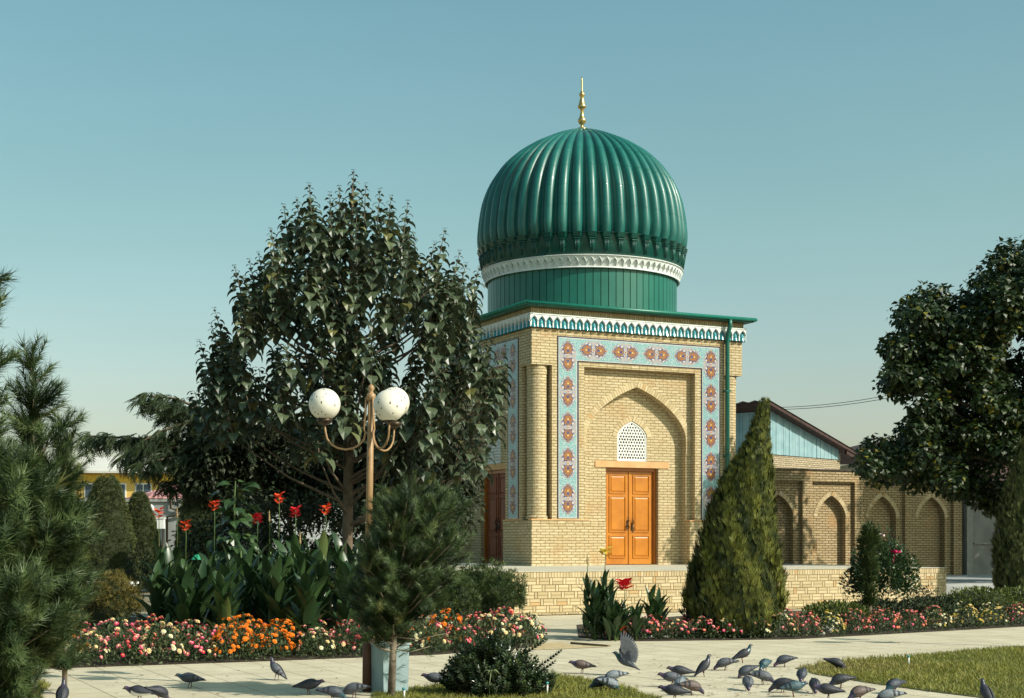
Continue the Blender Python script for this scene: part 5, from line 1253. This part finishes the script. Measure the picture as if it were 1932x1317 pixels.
# ---------------------------------------------------------------- grass
def grass(name, poly, n, hgt, label):
    xs = [p[0] for p in poly]; ys = [p[1] for p in poly]; pl = [(p[0], p[1]) for p in poly]
    R_ = np.random.default_rng(len(label)); out = []
    while len(out) < n:
        q = np.stack([R_.uniform(min(xs), max(xs), 4000), R_.uniform(min(ys), max(ys), 4000)], 1)
        for x, y in q:
            if in_poly(x+math.sin(x*9+y*7)*.05, y+math.sin(x*7-y*11)*.05, pl):
                out.append((x, y, .012))
                if len(out) >= n: break
    p = np.array(out); d = R_.normal(size=(n, 3))*.7; d[:, 2] = 1
    pat = .5+.5*np.sin(p[:, 0]*1.7+2*np.sin(p[:, 1]*1.1))*np.sin(p[:, 1]*2.3)
    rn = np.clip(R_.random(n)*.7+.3*pat, 0, .999)
    if 'right' in label:
        g_ = G(1512, 1262); dd_ = np.hypot((p[:, 0]-g_.x)*.7, p[:, 1]-g_.y); dry = R_.random(n) < np.clip(1.15-dd_/1.3, 0.03, .9); rn[dry] = R_.uniform(.955, 1.0, dry.sum())
    o = inst(name, *BLADE, p, d, unit(n), hgt*R_.uniform(.5, 1.3, n)*(.7+.6*pat), gr_m, None, rn)
    return tag(o, label, 'lawn', kind='stuff')
near = lambda poly: [p for p in poly]
grass('lawn_grass', [p for p in LR], 62000, .068, 'short sunlit lawn grass on the right behind the pigeons')
grass('lawn_grass', [G(700, 1312), G(760, 1302), G(860, 1291), G(960, 1280), G(1060, 1277), G(1110, 1284), G(1180, 1299), G(1245, 1320), G(1260, 1345), G(700, 1345)], 26000, .05, 'short lawn grass around the young pine and the glossy shrub')
grass('lawn_grass', [G(-60, 1288), G(30, 1285), G(90, 1292), G(75, 1320), G(60, 1345), G(-60, 1345)], 7000, .06, 'patch of grass under the pines in the bottom left corner')
lt = MB(); r = random.Random(9)
for i in range(620):
    g = G(r.uniform(100, 1900), r.uniform(1216, 1316)) if i < 300 else G(r.gauss(1400, 170), r.uniform(1240, 1316)); s = r.uniform(.006, .022); a = r.uniform(0, 6)
    lt.add([(g.x+s*math.cos(a+q), g.y+s*1.2*math.sin(a+q), .010+r.uniform(0, .008)) for q in (0, 1.7, 3.1, 4.6)], [(0, 1, 2, 3)])
tag(lt.build('leaf_litter', mat('litter_brown', (.12, .09, .05), (.30, .22, .12), rough=.9, attr=True)), 'scattered tiny dry leaf bits on the paving', 'litter', kind='stuff')
# ---------------------------------------------------------------- street lamps
pole_m = mat('gold_brown_paint', (.26, .15, .065), (.36, .22, .10), rough=.5, nscale=7, bump=.15, spec=.5)
pole_lo = mat('brown_pole_base', (.09, .045, .03), (.12, .06, .04), rough=.6)
def globe_mat():
    m = mat('stained_opal_globe', (.60, .56, .46), (.78, .75, .66), rough=.45, nscale=3)
    t = m.node_tree; N = t.nodes; L = t.links; b = N['Principled BSDF']
    tc = N.new('ShaderNodeTexCoord'); mp = N.new('ShaderNodeMapping'); mp.inputs['Scale'].default_value = (30, 30, 16)
    L.new(tc.outputs['Object'], mp.inputs[0]); v = N.new('ShaderNodeTexVoronoi'); v.inputs['Scale'].default_value = 1.0; L.new(mp.outputs[0], v.inputs['Vector'])
    r = N.new('ShaderNodeValToRGB'); r.color_ramp.elements[0].position = .20; r.color_ramp.elements[1].position = .30; r.color_ramp.elements[0].color = (1, 1, 1, 1); r.color_ramp.elements[1].color = (0, 0, 0, 1)
    L.new(v.outputs['Distance'], r.inputs[0])
    r2 = N.new('ShaderNodeValToRGB'); r2.color_ramp.elements[0].position = .48; r2.color_ramp.elements[1].position = .56; r2.color_ramp.elements[0].color = (0, 0, 0, 1)
    L.new(v.outputs['Color'], r2.inputs[0])
    mu = N.new('ShaderNodeMath'); mu.operation = 'MULTIPLY'; L.new(r.outputs[0], mu.inputs[0]); L.new(r2.outputs[0], mu.inputs[1])
    mx = N.new('ShaderNodeMix'); mx.data_type = 'RGBA'; mx.inputs[7].default_value = (.09, .06, .03, 1)
    src = b.inputs['Base Color'].links[0].from_socket; L.new(mu.outputs[0], mx.inputs[0]); L.new(src, mx.inputs[6]); L.new(mx.outputs[2], b.inputs['Base Color'])
    return m
globe_m = globe_mat()
LP = empty('street_lamp', Vector((-1.545, 15.8, 0)), 0, 'brown lamp post with three stained white globes on curved arms, behind the young pine', 'street lamp', 'globe lamp posts')
k = MB(); k.tube([(0, 0, 0), (0.01, 0, .95)], .050, 14); k.build('base_sleeve', pole_lo, LP)
k = MB(); k.tube([(0.01, 0, .95), (.03, 0, 2.2), (.045, 0, 3.14)], [.041, .036, .032], 14); k.lathe([(.032, 3.10), (.048, 3.11), (.048, 3.17), (.03, 3.18), (.02, 3.20), (.036, 3.225), (.03, 3.255), (.004, 3.28)], 14, 0, (.045, 0, 0)); k.build('pole', pole_m, LP)
for i, (ax, ay, gz) in enumerate(((-.50, -.04, 3.04), (.235, -.36, 2.995), (.225, .42, 3.10))):
    L = math.hypot(ax, ay); ux, uy = ax/L, ay/L; k = MB(); pts = [(.04+ux*.05, uy*.05, 3.14), (.04+ux*.055, uy*.055, 2.95), (.04+ux*.07, uy*.07, 2.80)]
    for j in range(9):
        a = PI+PI*j/8; q = L*.53+L*.42*math.cos(a); pts.append((.04+ux*q, uy*q, 2.76+.18*math.sin(a)*1.0))
    pts.append((.04+ux*L*.97, uy*L*.97, 2.84)); k.tube(pts, .011, 7)
    k.box(.03+ux*.02-.012, .03+ux*.02+.03, uy*.02-.02, uy*.02+.02, 3.10, 3.15); ar_ = k.build('lamp_arm', pole_m, LP)
    k = MB(); k.lathe([(.012, 2.83), (.075, 2.865), (.082, 2.875), (.082, 2.905), (.06, 2.91)], 16, 0, (.04+ux*L*.97, uy*L*.97, 0)); k.build('globe_holder', iron, ar_)
    k = MB(); k.lathe([(.168*math.sin(t), -.168*math.cos(t)) for t in np.linspace(.35, PI-.01, 22)], 32, 0, (0, 0, 0)); g = k.build('globe', globe_m, LP, (.04+ux*L*.97, uy*L*.97, gz+.02)); g.rotation_euler = (0, 0, i*2.1)
copy_thing(LP, Vector((9.05, 21.9, 0)), .4, None, 'second brown lamp post with three globes, past the right edge of the picture')
gl2 = mat('plain_white_globe', (.78, .78, .76), rough=.4)
for i, (px, py, Y, lab) in enumerate(((146, 975, 47, 'small park lamp with white globe behind the big pine, left of the clipped cones'), (280, 961, 50, 'small park lamp with white globe between the clipped cones and the red cannas'))):
    o = empty('park_lamp', Vector(((px-CX)/F*Y, Y, 0)), 0, lab, 'street lamp', 'small white globe park lamps'); z = H+(HY-py)*Y/F
    k = MB(); k.tube([(0, 0, 0), (0, 0, z-.15)], .03, 8); k.build('pole', iron, o)
    k = MB(); k.lathe([(.2*math.sin(t), -.2*math.cos(t)) for t in np.linspace(.02, PI-.02, 14)], 20, 0, (0, 0, z)); k.build('globe', gl2, o)
o = empty('bollard_lamp', Vector(((304-CX)/F*40, 40, 0)), 0, 'slim garden light with a white box head on a dark post by the clipped cones', 'garden light')
k = MB(); k.tube([(-.05, 0, 0), (-.05, 0, 1.95)], .018, 6); k.tube([(.05, 0, 0), (.05, 0, 1.95)], .018, 6); k.build('post', iron, o)
k = MB(); k.box(-.09, .09, -.09, .09, 1.95, 2.22); k.box(-.11, .11, -.11, .11, 2.22, 2.25); k.build('lamp_head', trim, o)
# green canopy among the cannas
o = empty('garden_canopy', Vector(((376-CX)/F*26.5, 26.5, 0)), 0, 'small green cloth canopy showing above the cannas', 'parasol')
k = MB(); R8 = [(.15*math.cos(2*PI*j/8), .15*math.sin(2*PI*j/8)) for j in range(8)]
k.add([(0, 0, 1.38)]+[(x*.6, y*.6, 1.36) for x, y in R8]+[(x, y, 1.28) for x, y in R8], [(0, 1+j, 1+(j+1) % 8) for j in range(8)]+[(1+j, 9+j, 9+(j+1) % 8, 1+(j+1) % 8) for j in range(8)]); k.build('cloth', mat('green_cloth', (.01, .24, .12), (.02, .30, .16), rough=.6), o)
k = MB(); k.tube([(0, 0, 0), (0, 0, 1.37)], .012, 6); k.build('pole', iron, o)

# ---------------------------------------------------------------- litter bin, sprinklers, plank, stones
bin_m = mat('pale_teal_paint', (.22, .31, .32), (.32, .42, .42), rough=.6, nscale=5, bump=.15)
o = empty('litter_bin', Vector(((735-CX)/F*15.75, 15.75, 0)), .56, 'pale teal square litter bin behind the trunk of the young pine', 'litter bin')
k = MB(); s = .145; t_ = .155
a = [(-s, -s, .02), (s, -s, .02), (s, s, .02), (-s, s, .02)]; b = [(-t_, -t_, .51), (t_, -t_, .51), (t_, t_, .51), (-t_, t_, .51)]; c_ = [(x*.9, y*.9, .51) for x, y, z in b]; d_ = [(x*.85, y*.85, .1) for x, y, z in b]
k.rings([a, b, c_, d_], 0, True, True, False); k.build('body', bin_m, o)
k = MB(); r_ = t_+.012
for (x0, x1, y0, y1) in ((-r_, r_, -r_, -t_+.02), (-r_, r_, t_-.02, r_), (-r_, -t_+.02, -t_+.02, t_-.02), (t_-.02, r_, -t_+.02, t_-.02)): k.box(x0, x1, y0, y1, .511, .535)
k.build('rim', mat('pale_rim', (.42, .52, .51), rough=.6), o)
pipe_m = mat('white_pvc', (.68, .68, .64), (.76, .76, .72), rough=.5); cap_m = mat('teal_cap', (.06, .26, .28), rough=.5)
for i, (px, py, top, lab) in enumerate(((1714, 1260, 1236, 'white sprinkler riser with teal cap on the right lawn'), (1032, 1314, 1286, 'white sprinkler riser with pale teal cap right of the glossy shrub'), (762, 1320, 1297, 'white sprinkler riser with teal cap in front of the litter bin'))):
    g = G(px, py); h = (py-top)*g.y/F; o = empty('sprinkler', g, 0, lab, 'sprinkler', 'sprinkler risers on the lawns')
    k = MB(); k.tube([(0, 0, 0), (0.004, 0, h-.02)], .010, 8); k.build('riser', pipe_m, o)
    k = MB(); k.lathe([(.012, h-.03), (.018, h-.02), (.018, h-.005), (.008, h)], 10); k.build('cap', cap_m, o)
A = G(1076, 1216); Bp = G(1146, 1221); k = MB(); d = (Bp-A).normalized(); s_ = Vector((-d.y, d.x, 0))
k.add([A, Bp, Bp+s_*.07, A+s_*.07, A+Vector((0, 0, .04)), Bp+Vector((0, 0, .035)), Bp+s_*.07+Vector((0, 0, .03)), A+s_*.07+Vector((0, 0, .035))], [(4, 5, 6, 7), (0, 1, 5, 4), (1, 2, 6, 5), (2, 3, 7, 6), (3, 0, 4, 7)])
tag(k.build('plank', mat('weathered_plank', (.10, .07, .04), (.16, .12, .07), rough=.9)), 'thin weathered plank lying on the path beside the sandy patch', 'plank')
stone_m = mat('pale_stone_chip', (.50, .48, .42), (.62, .60, .54), rough=.8)
lab_s = ['leftmost', 'second', 'third', 'fourth', 'fifth', 'rightmost']
for i, (px, py, s) in enumerate(((1228, 1205, .06), (1243, 1203, .045), (1256, 1204, .05), (1560, 1195, .16), (1545, 1200, .11), (1612, 1192, .13))):
    g = G(px, py); k = MB(); r = random.Random(i)
    k.rings([[(s*q*math.cos(t)*r.uniform(.85, 1.1), s*.7*q*math.sin(t)*r.uniform(.85, 1.1), z*s) for t in np.linspace(0, 2*PI, 9)[:-1]] for q, z in ((.8, 0), (1, .3), (.7, .7), (.2, .85))]); o = k.build('edging_stone', stone_m, None, g)
    tag(o, ('small pale stone under the dark flowers, %s of three' % ('left', 'middle', 'right')[i]) if i < 3 else ('larger pale stone at the edge of the right bed below the %s' % ('yellow green clump', 'gap beside the thuja', 'coral flowers')[i-3]), 'stone', 'pale stones at the bed edge')

# ---------------------------------------------------------------- pigeons
pm = {'slate': ((.032, .040, .056), (.052, .062, .084)), 'grey': ((.062, .068, .085), (.105, .112, .132)), 'dark': ((.018, .020, .028), (.036, .038, .050)), 'brown': ((.085, .06, .055), (.13, .095, .085)), 'pale': ((.13, .155, .18), (.21, .235, .26)), 'white': ((.62, .62, .60), (.72, .72, .70)), 'teal': ((.035, .07, .085), (.06, .11, .13))}
PMAT = {k: mat('feather_'+k, a, b, rough=.55, nscale=38, bump=.25, bscale=70) for k, (a, b) in pm.items()}
neckm = mat('iridescent_neck', (.035, .05, .065), (.06, .035, .085), rough=.3, nscale=16); neckt = mat('teal_neck', (.015, .075, .075), (.035, .05, .09), rough=.3, nscale=16)
barm = mat('wing_bar', (.015, .016, .022), rough=.6); beakm = mat('beak', (.03, .028, .025), rough=.4); legm = mat('pink_leg', (.14, .05, .045), rough=.6); eyem = mat('orange_eye', (.7, .2, .02), rough=.2)
tailw = mat('tail_band', (.02, .022, .03), rough=.6)
POSE = {
 'stand': [(-.185, .058, .020, .005), (-.15, .070, .028, .009), (-.115, .085, .034, .018), (-.07, .105, .045, .033), (-.02, .127, .057, .050), (.035, .152, .060, .058), (.075, .180, .049, .050), (.098, .212, .030, .032), (.108, .238, .023, .024), (.118, .260, .0215, .022), (.136, .268, .015, .016), (.150, .266, .006, .006), (.170, .262, .001, .001)],
 'alert': [(-.155, .022, .020, .005), (-.13, .042, .028, .009), (-.105, .065, .034, .018), (-.07, .095, .045, .033), (-.03, .125, .057, .050), (.01, .160, .060, .056), (.04, .198, .047, .046), (.055, .232, .029, .030), (.06, .258, .022, .023), (.068, .280, .0215, .022), (.086, .288, .015, .016), (.100, .286, .006, .006), (.118, .280, .001, .001)],
 'peck': [(-.20, .135, .020, .005), (-.165, .133, .028, .009), (-.13, .130, .034, .018), (-.08, .128, .045, .033), (-.03, .124, .057, .050), (.03, .112, .060, .058), (.075, .092, .048, .048), (.105, .072, .030, .031), (.124, .056, .023, .024), (.140, .042, .0215, .022), (.150, .028, .015, .016), (.155, .018, .006, .006), (.160, .004, .001, .001)],
 'level': [(-.20, .098, .020, .005), (-.165, .102, .028, .009), (-.13, .108, .034, .018), (-.08, .115, .045, .033), (-.03, .122, .057, .050), (.03, .130, .060, .058), (.075, .138, .047, .047), (.108, .148, .029, .031), (.128, .157, .023, .024), (.147, .164, .0215, .022), (.163, .160, .015, .016), (.175, .155, .006, .006), (.193, .148, .001, .001)],
 'low': [(-.19, .165, .020, .005), (-.155, .155, .028, .009), (-.12, .146, .034, .018), (-.07, .135, .045, .033), (-.02, .122, .057, .050), (.035, .100, .059, .056), (.07, .075, .046, .046), (.088, .054, .029, .031), (.096, .042, .023, .024), (.104, .034, .0215, .022), (.112, .024, .015, .016), (.116, .016, .006, .006), (.12, .004, .001, .001)]}
def ringpt(st, i, ang, off=0.0):
    x, z, ry, rz = st[i]; a = st[max(0, i-1)]; b = st[min(len(st)-1, i+1)]; dx, dz = b[0]-a[0], b[1]-a[1]; l = math.hypot(dx, dz); nx, nz = -dz/l, dx/l
    c, s = math.cos(ang), math.sin(ang)
    return (x+nx*(rz+off)*s, (ry+off)*c, z+nz*(rz+off)*s)
def pigeon_proto(pose, body, neck, head=None):
    st = POSE[pose]; root = bpy.data.objects.new('pigeon', None); C.objects.link(root)
    fine = []
    for i in range(len(st)-1):
        q = [st[max(0, i-1)], st[i], st[i+1], st[min(len(st)-1, i+2)]]
        for t in (0, .5): fine.append(tuple(max(v, .0008) if j > 1 else v for j, v in enumerate(cr(*q, t))))
    fine.append(st[-1]); k = MB(); n = 14
    for i in range(len(fine)-1):
        m = 3 if i < 3 else 0 if i < 12 else 1 if i < 19 else (2 if i >= 21 else 1)
        vs = [ringpt(fine, i, 2*PI*j/n) for j in range(n)]+[ringpt(fine, i+1, 2*PI*j/n) for j in range(n)]
        k.add(vs, [(j, (j+1) % n, n+(j+1) % n, n+j) for j in range(n)], m, .5, smooth=True)
    k.add([ringpt(fine, 0, 2*PI*j/n) for j in range(n)], [tuple(range(n))], 3)
    for s in (1, -1):
        x, y, z = ringpt(fine, 18, 0 if s > 0 else PI); k.lathe([(.0005, -.0045), (.0042, 0), (.0005, .0045)], 8, 4, (x, y*.97, z+.004))
    bo = k.build('body', [PMAT[body], neck, beakm, tailw, eyem], root)
    bm_ = bmesh_merge(bo)
    for s in (1, -1):      # folded wing: a shell over the flank running back over the tail
        k = MB(); U = [12.5, 11.5, 10.5, 9.5, 8.5, 7.5, 6.5, 5.5, 4.5, 3.5, 2.2, 1.0]; A_ = np.linspace(1.35, -.30, 7); rows = []
        for q, uu in enumerate(U):
            i0 = int(uu); f_ = uu-i0; t = q/(len(U)-1); shr = math.sin(PI*min(1, (t*.78+.10)))**.6; row = []
            for a in A_:
                aa = 1.0+(a-1.0)*shr
                p0 = np.array(ringpt(fine, i0, aa, .006+.004*math.sin(PI*t))); p1 = np.array(ringpt(fine, i0+1, aa, .006+.004*math.sin(PI*t))); p = p0*(1-f_)+p1*f_
                row.append((p[0], p[1]*s, p[2]+.006*t))
            rows.append(row)
        for q in range(len(rows)-1):
            for j in range(len(A_)-1):
                m = 1 if (q in (5, 7) and j > 0 and body not in ('dark', 'white')) or q >= 10 else 0
                k.add([rows[q][j], rows[q][j+1], rows[q+1][j+1], rows[q+1][j]], [(0, 1, 2, 3)], m, .5, smooth=True)
        k.build('wing', [PMAT[body if body != 'white' else 'dark'], barm], root)
    z0 = .075 if pose in ('low', 'peck') else .085; xo = -.01 if pose != 'alert' else -.015
    for s in (1, -1):
        k = MB(); y = .022*s; fx = xo+.012+(.012*s)
        k.tube([(xo-.005, y, z0+.02), (fx-.006, y, .045), (fx, y, .006)], [.010, .0042, .0038], 6)
        for a in (-.5, 0, .5, PI): k.tube([(fx, y, .006), (fx+.028*math.cos(a), y+.028*math.sin(a), .004)], [.0034, .002], 4)
        k.build('leg', legm, root)
    for ch in [o for o in C.objects if o.parent == root]: 
        if ch not in KID.setdefault(root.name, []): KID[root.name].append(ch)
    return root
def bmesh_merge(o):
    import bmesh
    b = bmesh.new(); b.from_mesh(o.data); bmesh.ops.remove_doubles(b, verts=b.verts, dist=.00001); b.to_mesh(o.data); b.free()
protos = {}
def pigeon(px, py, deg, pose, body, label, nk=None, sc=1.0, tilt=0):
    key = (pose, body, nk)
    g = G(px, py); sc = .9
    if key not in protos:
        o = protos[key] = pigeon_proto(pose, body, neckt if nk == 't' else neckm); o.location = g; o.rotation_euler = (0, 0, math.radians(deg)); o.scale = (sc, sc, sc)
    else: o = copy_thing(protos[key], g, math.radians(deg), sc)
    tag(o, label, 'pigeon', 'pigeons on the paving'); return o
pg = [(358, 1299, 178, 'level', 'slate', 'dark slate pigeon stepping left in front of the left flower bed', 't'),
 (521, 1284, 160, 'alert', 'grey', 'grey pigeon standing upright facing left, alone in front of the orange flowers', None),
 (583, 1312, 8, 'level', 'dark', 'dark purple pigeon facing right, left of the lamp post foot', None),
 (628, 1325, 10, 'peck', 'slate', 'slate blue pigeon cut by the bottom edge left of the lamp post', 't'),
 (668, 1318, 172, 'peck', 'grey', 'grey pigeon with barred wing at the foot of the lamp post, beak down', None),
 (262, 1326, 175, 'level', 'white', 'white pigeon with dark wing at the bottom edge on the left', None),
 (300, 1324, 40, 'low', 'dark', 'dark pigeon close behind the white one at the bottom edge', None),
 (118, 1334, 95, 'alert', 'dark', 'only the dark back of a pigeon rising above the bottom edge near the left corner', None),
 (822, 1299, 175, 'level', 'grey', 'grey pigeon facing left between the litter bin and the glossy shrub', None),
 (1098, 1272, 180, 'level', 'brown', 'brown pigeon with level body facing left, alone in mid path', None),
 (1150, 1307, 12, 'low', 'pale', 'pale grey pigeon with raised tail pecking on the lawn edge', 't'),
 (1158, 1292, 195, 'peck', 'pale', 'pale blue pigeon just behind the one with raised tail', None),
 (1135, 1305, 165, 'peck', 'slate', 'dark tailed pigeon on the lawn, left of the pale pair', 't'),
 (1284, 1284, 178, 'level', 'dark', 'dark pigeon at the back of the tight group, facing left', None),
 (1268, 1297, 182, 'level', 'grey', 'grey barred pigeon in the middle of the tight group, facing left', None),
 (1283, 1306, 250, 'low', 'pale', 'pale rumped pigeon seen from behind in the tight group', None),
 (1305, 1313, 20, 'peck', 'brown', 'mauve brown pigeon at the right front of the tight group', None),
 (1272, 1324, 175, 'level', 'dark', 'dark pigeon at the very front of the tight group on the bottom edge', None),
 (1329, 1278, 25, 'alert', 'dark', 'slim dark pigeon standing tall facing right beside the tight group', None),
 (1368, 1266, 182, 'peck', 'grey', 'grey pigeon with two dark wing bars bending left, below the tall dark one', None),
 (1401, 1252, 12, 'stand', 'dark', 'large dark pigeon standing highest on the path, looking right', 't'),
 (1443, 1268, 235, 'peck', 'teal', 'bluish green pigeon turned away, between the large dark one and the lawn tip', 't'),
 (1480, 1260, 190, 'peck', 'slate', 'slate pigeon pecking at the yellowed tip of the lawn', None),
 (1408, 1281, 200, 'low', 'slate', 'slate pigeon bending left in front of the bluish green one', None),
 (1439, 1293, 2, 'peck', 'grey', 'grey barred pigeon reaching right with its beak down', None),
 (1411, 1304, 265, 'low', 'grey', 'small round grey pigeon seen from behind, shadow to its left', None),
 (1513, 1288, 250, 'low', 'slate', 'dark blue pigeon seen from behind with tail up, below the lawn tip', None),
 (1476, 1308, 165, 'peck', 'dark', 'dark pigeon turned left in the front right group', None),
 (1497, 1316, 10, 'level', 'teal', 'greenish pigeon facing right in the front right group', 't'),
 (1537, 1309, 262, 'low', 'dark', 'dark pigeon seen from behind between the greenish one and the black one', None),
 (1562, 1322, 178, 'level', 'dark', 'black pigeon at the bottom edge in the front right group', None),
 (1586, 1300, 185, 'peck', 'dark', 'dark pigeon with white edged wing pecking left below the lawn', None),
 (1578, 1266, 352, 'low', 'dark', 'dark pigeon pecking to the right on the lawn grass', None),
 (1622, 1325, 200, 'peck', 'brown', 'mauve grey pigeon at the bottom edge right of the black one', None),
 (1687, 1310, 215, 'peck', 'slate', 'slate pigeon with long shadow at the right, near the lawn edge', 't'),
 (1676, 1332, 178, 'peck', 'pale', 'pale pigeon just cut by the bottom edge below the one with long shadow', None),
 (1861, 1334, 110, 'alert', 'dark', 'only the head of a dark pigeon above the bottom edge on the right lawn', None)]
for p in pg: pigeon(*p)
# the flying one: body, two raised fanned wings, tucked legs
FP = empty('flying_pigeon', P(1180, 1248, 17.6), 0, 'dark pigeon taking off with both wings raised above the path', 'pigeon', 'pigeons on the paving')
src = pigeon_proto('level', 'slate', neckt)
for ch in list(KID[src.name]):
    if ch.name.startswith('wing') or ch.name.startswith('leg'): bpy.data.objects.remove(ch)
    else: ch.parent = FP; ch.location = (0, 0, 0); KID.setdefault(FP.name, []).append(ch)
bpy.data.objects.remove(src)
Rm = Matrix.Rotation(math.radians(-27), 4, 'Y')
for ch in KID[FP.name]: ch.data.transform(Matrix.Translation((0, 0, -.12))); ch.data.transform(Matrix.Rotation(math.radians(-24), 4, 'Y'))
for s in (1, -1):
    k = MB(); S0_ = Vector((.045, .04*s, .04)); r = random.Random(3)
    for i in range(17):
        t = i/16; ang = math.radians(205-118*t); L = .13+.125*t**1.0-(.02 if t > .95 else 0)
        root = S0_+Vector((-.055+.05*t, .012*s*t, .005+.075*t)); d = Vector((math.cos(ang), .22*s*(.4+t*.6), math.sin(ang))).normalized()
        q = Vector((-d.z, 0, d.x)).normalized(); w_ = .014+.002*(1-t); o_ = Vector((0, .0012*i*s, 0))
        k.add([root+o_-q*w_*.6, root+d*L*.6+o_-q*w_, root+d*L+o_, root+d*L*.92+q*w_*.5+o_, root+d*L*.6+o_+q*w_*.9, root+q*w_*.6+o_], [(0, 1, 2, 3, 4, 5)], 0)
    for i in range(11):
        t = i/10; ang = math.radians(200-105*t); L = .075+.035*t; root = S0_+Vector((-.03+.04*t, .014*s, .0+.075*t)); d = Vector((math.cos(ang), .2*s, math.sin(ang))).normalized(); q = Vector((-d.z, 0, d.x)).normalized(); w_ = .015
        k.add([root-q*w_, root+d*L-q*w_*.6, root+d*L*1.08, root+d*L+q*w_*.6, root+q*w_], [(0, 1, 2, 3, 4)], 1)
    k.tube([S0_+Vector((-.02, 0, -.02)), S0_+Vector((.01, .012*s, .03)), S0_+Vector((.02, .018*s, .085)), S0_+Vector((.03, .03*s, .11))], [.014, .013, .010, .004], 8, 1)
    k.build('raised_wing', [mat('flight_feather', (.10, .11, .13), (.17, .18, .21), rough=.6, nscale=30), PMAT['slate']], FP)
for s in (1, -1):
    k = MB(); k.tube([(-.05, .02*s, -.035), (-.085, .02*s, -.05), (-.11, .02*s, -.052)], [.009, .004, .003], 6); k.build('leg', legm, FP)
FP.rotation_euler = (0, 0, math.radians(176))
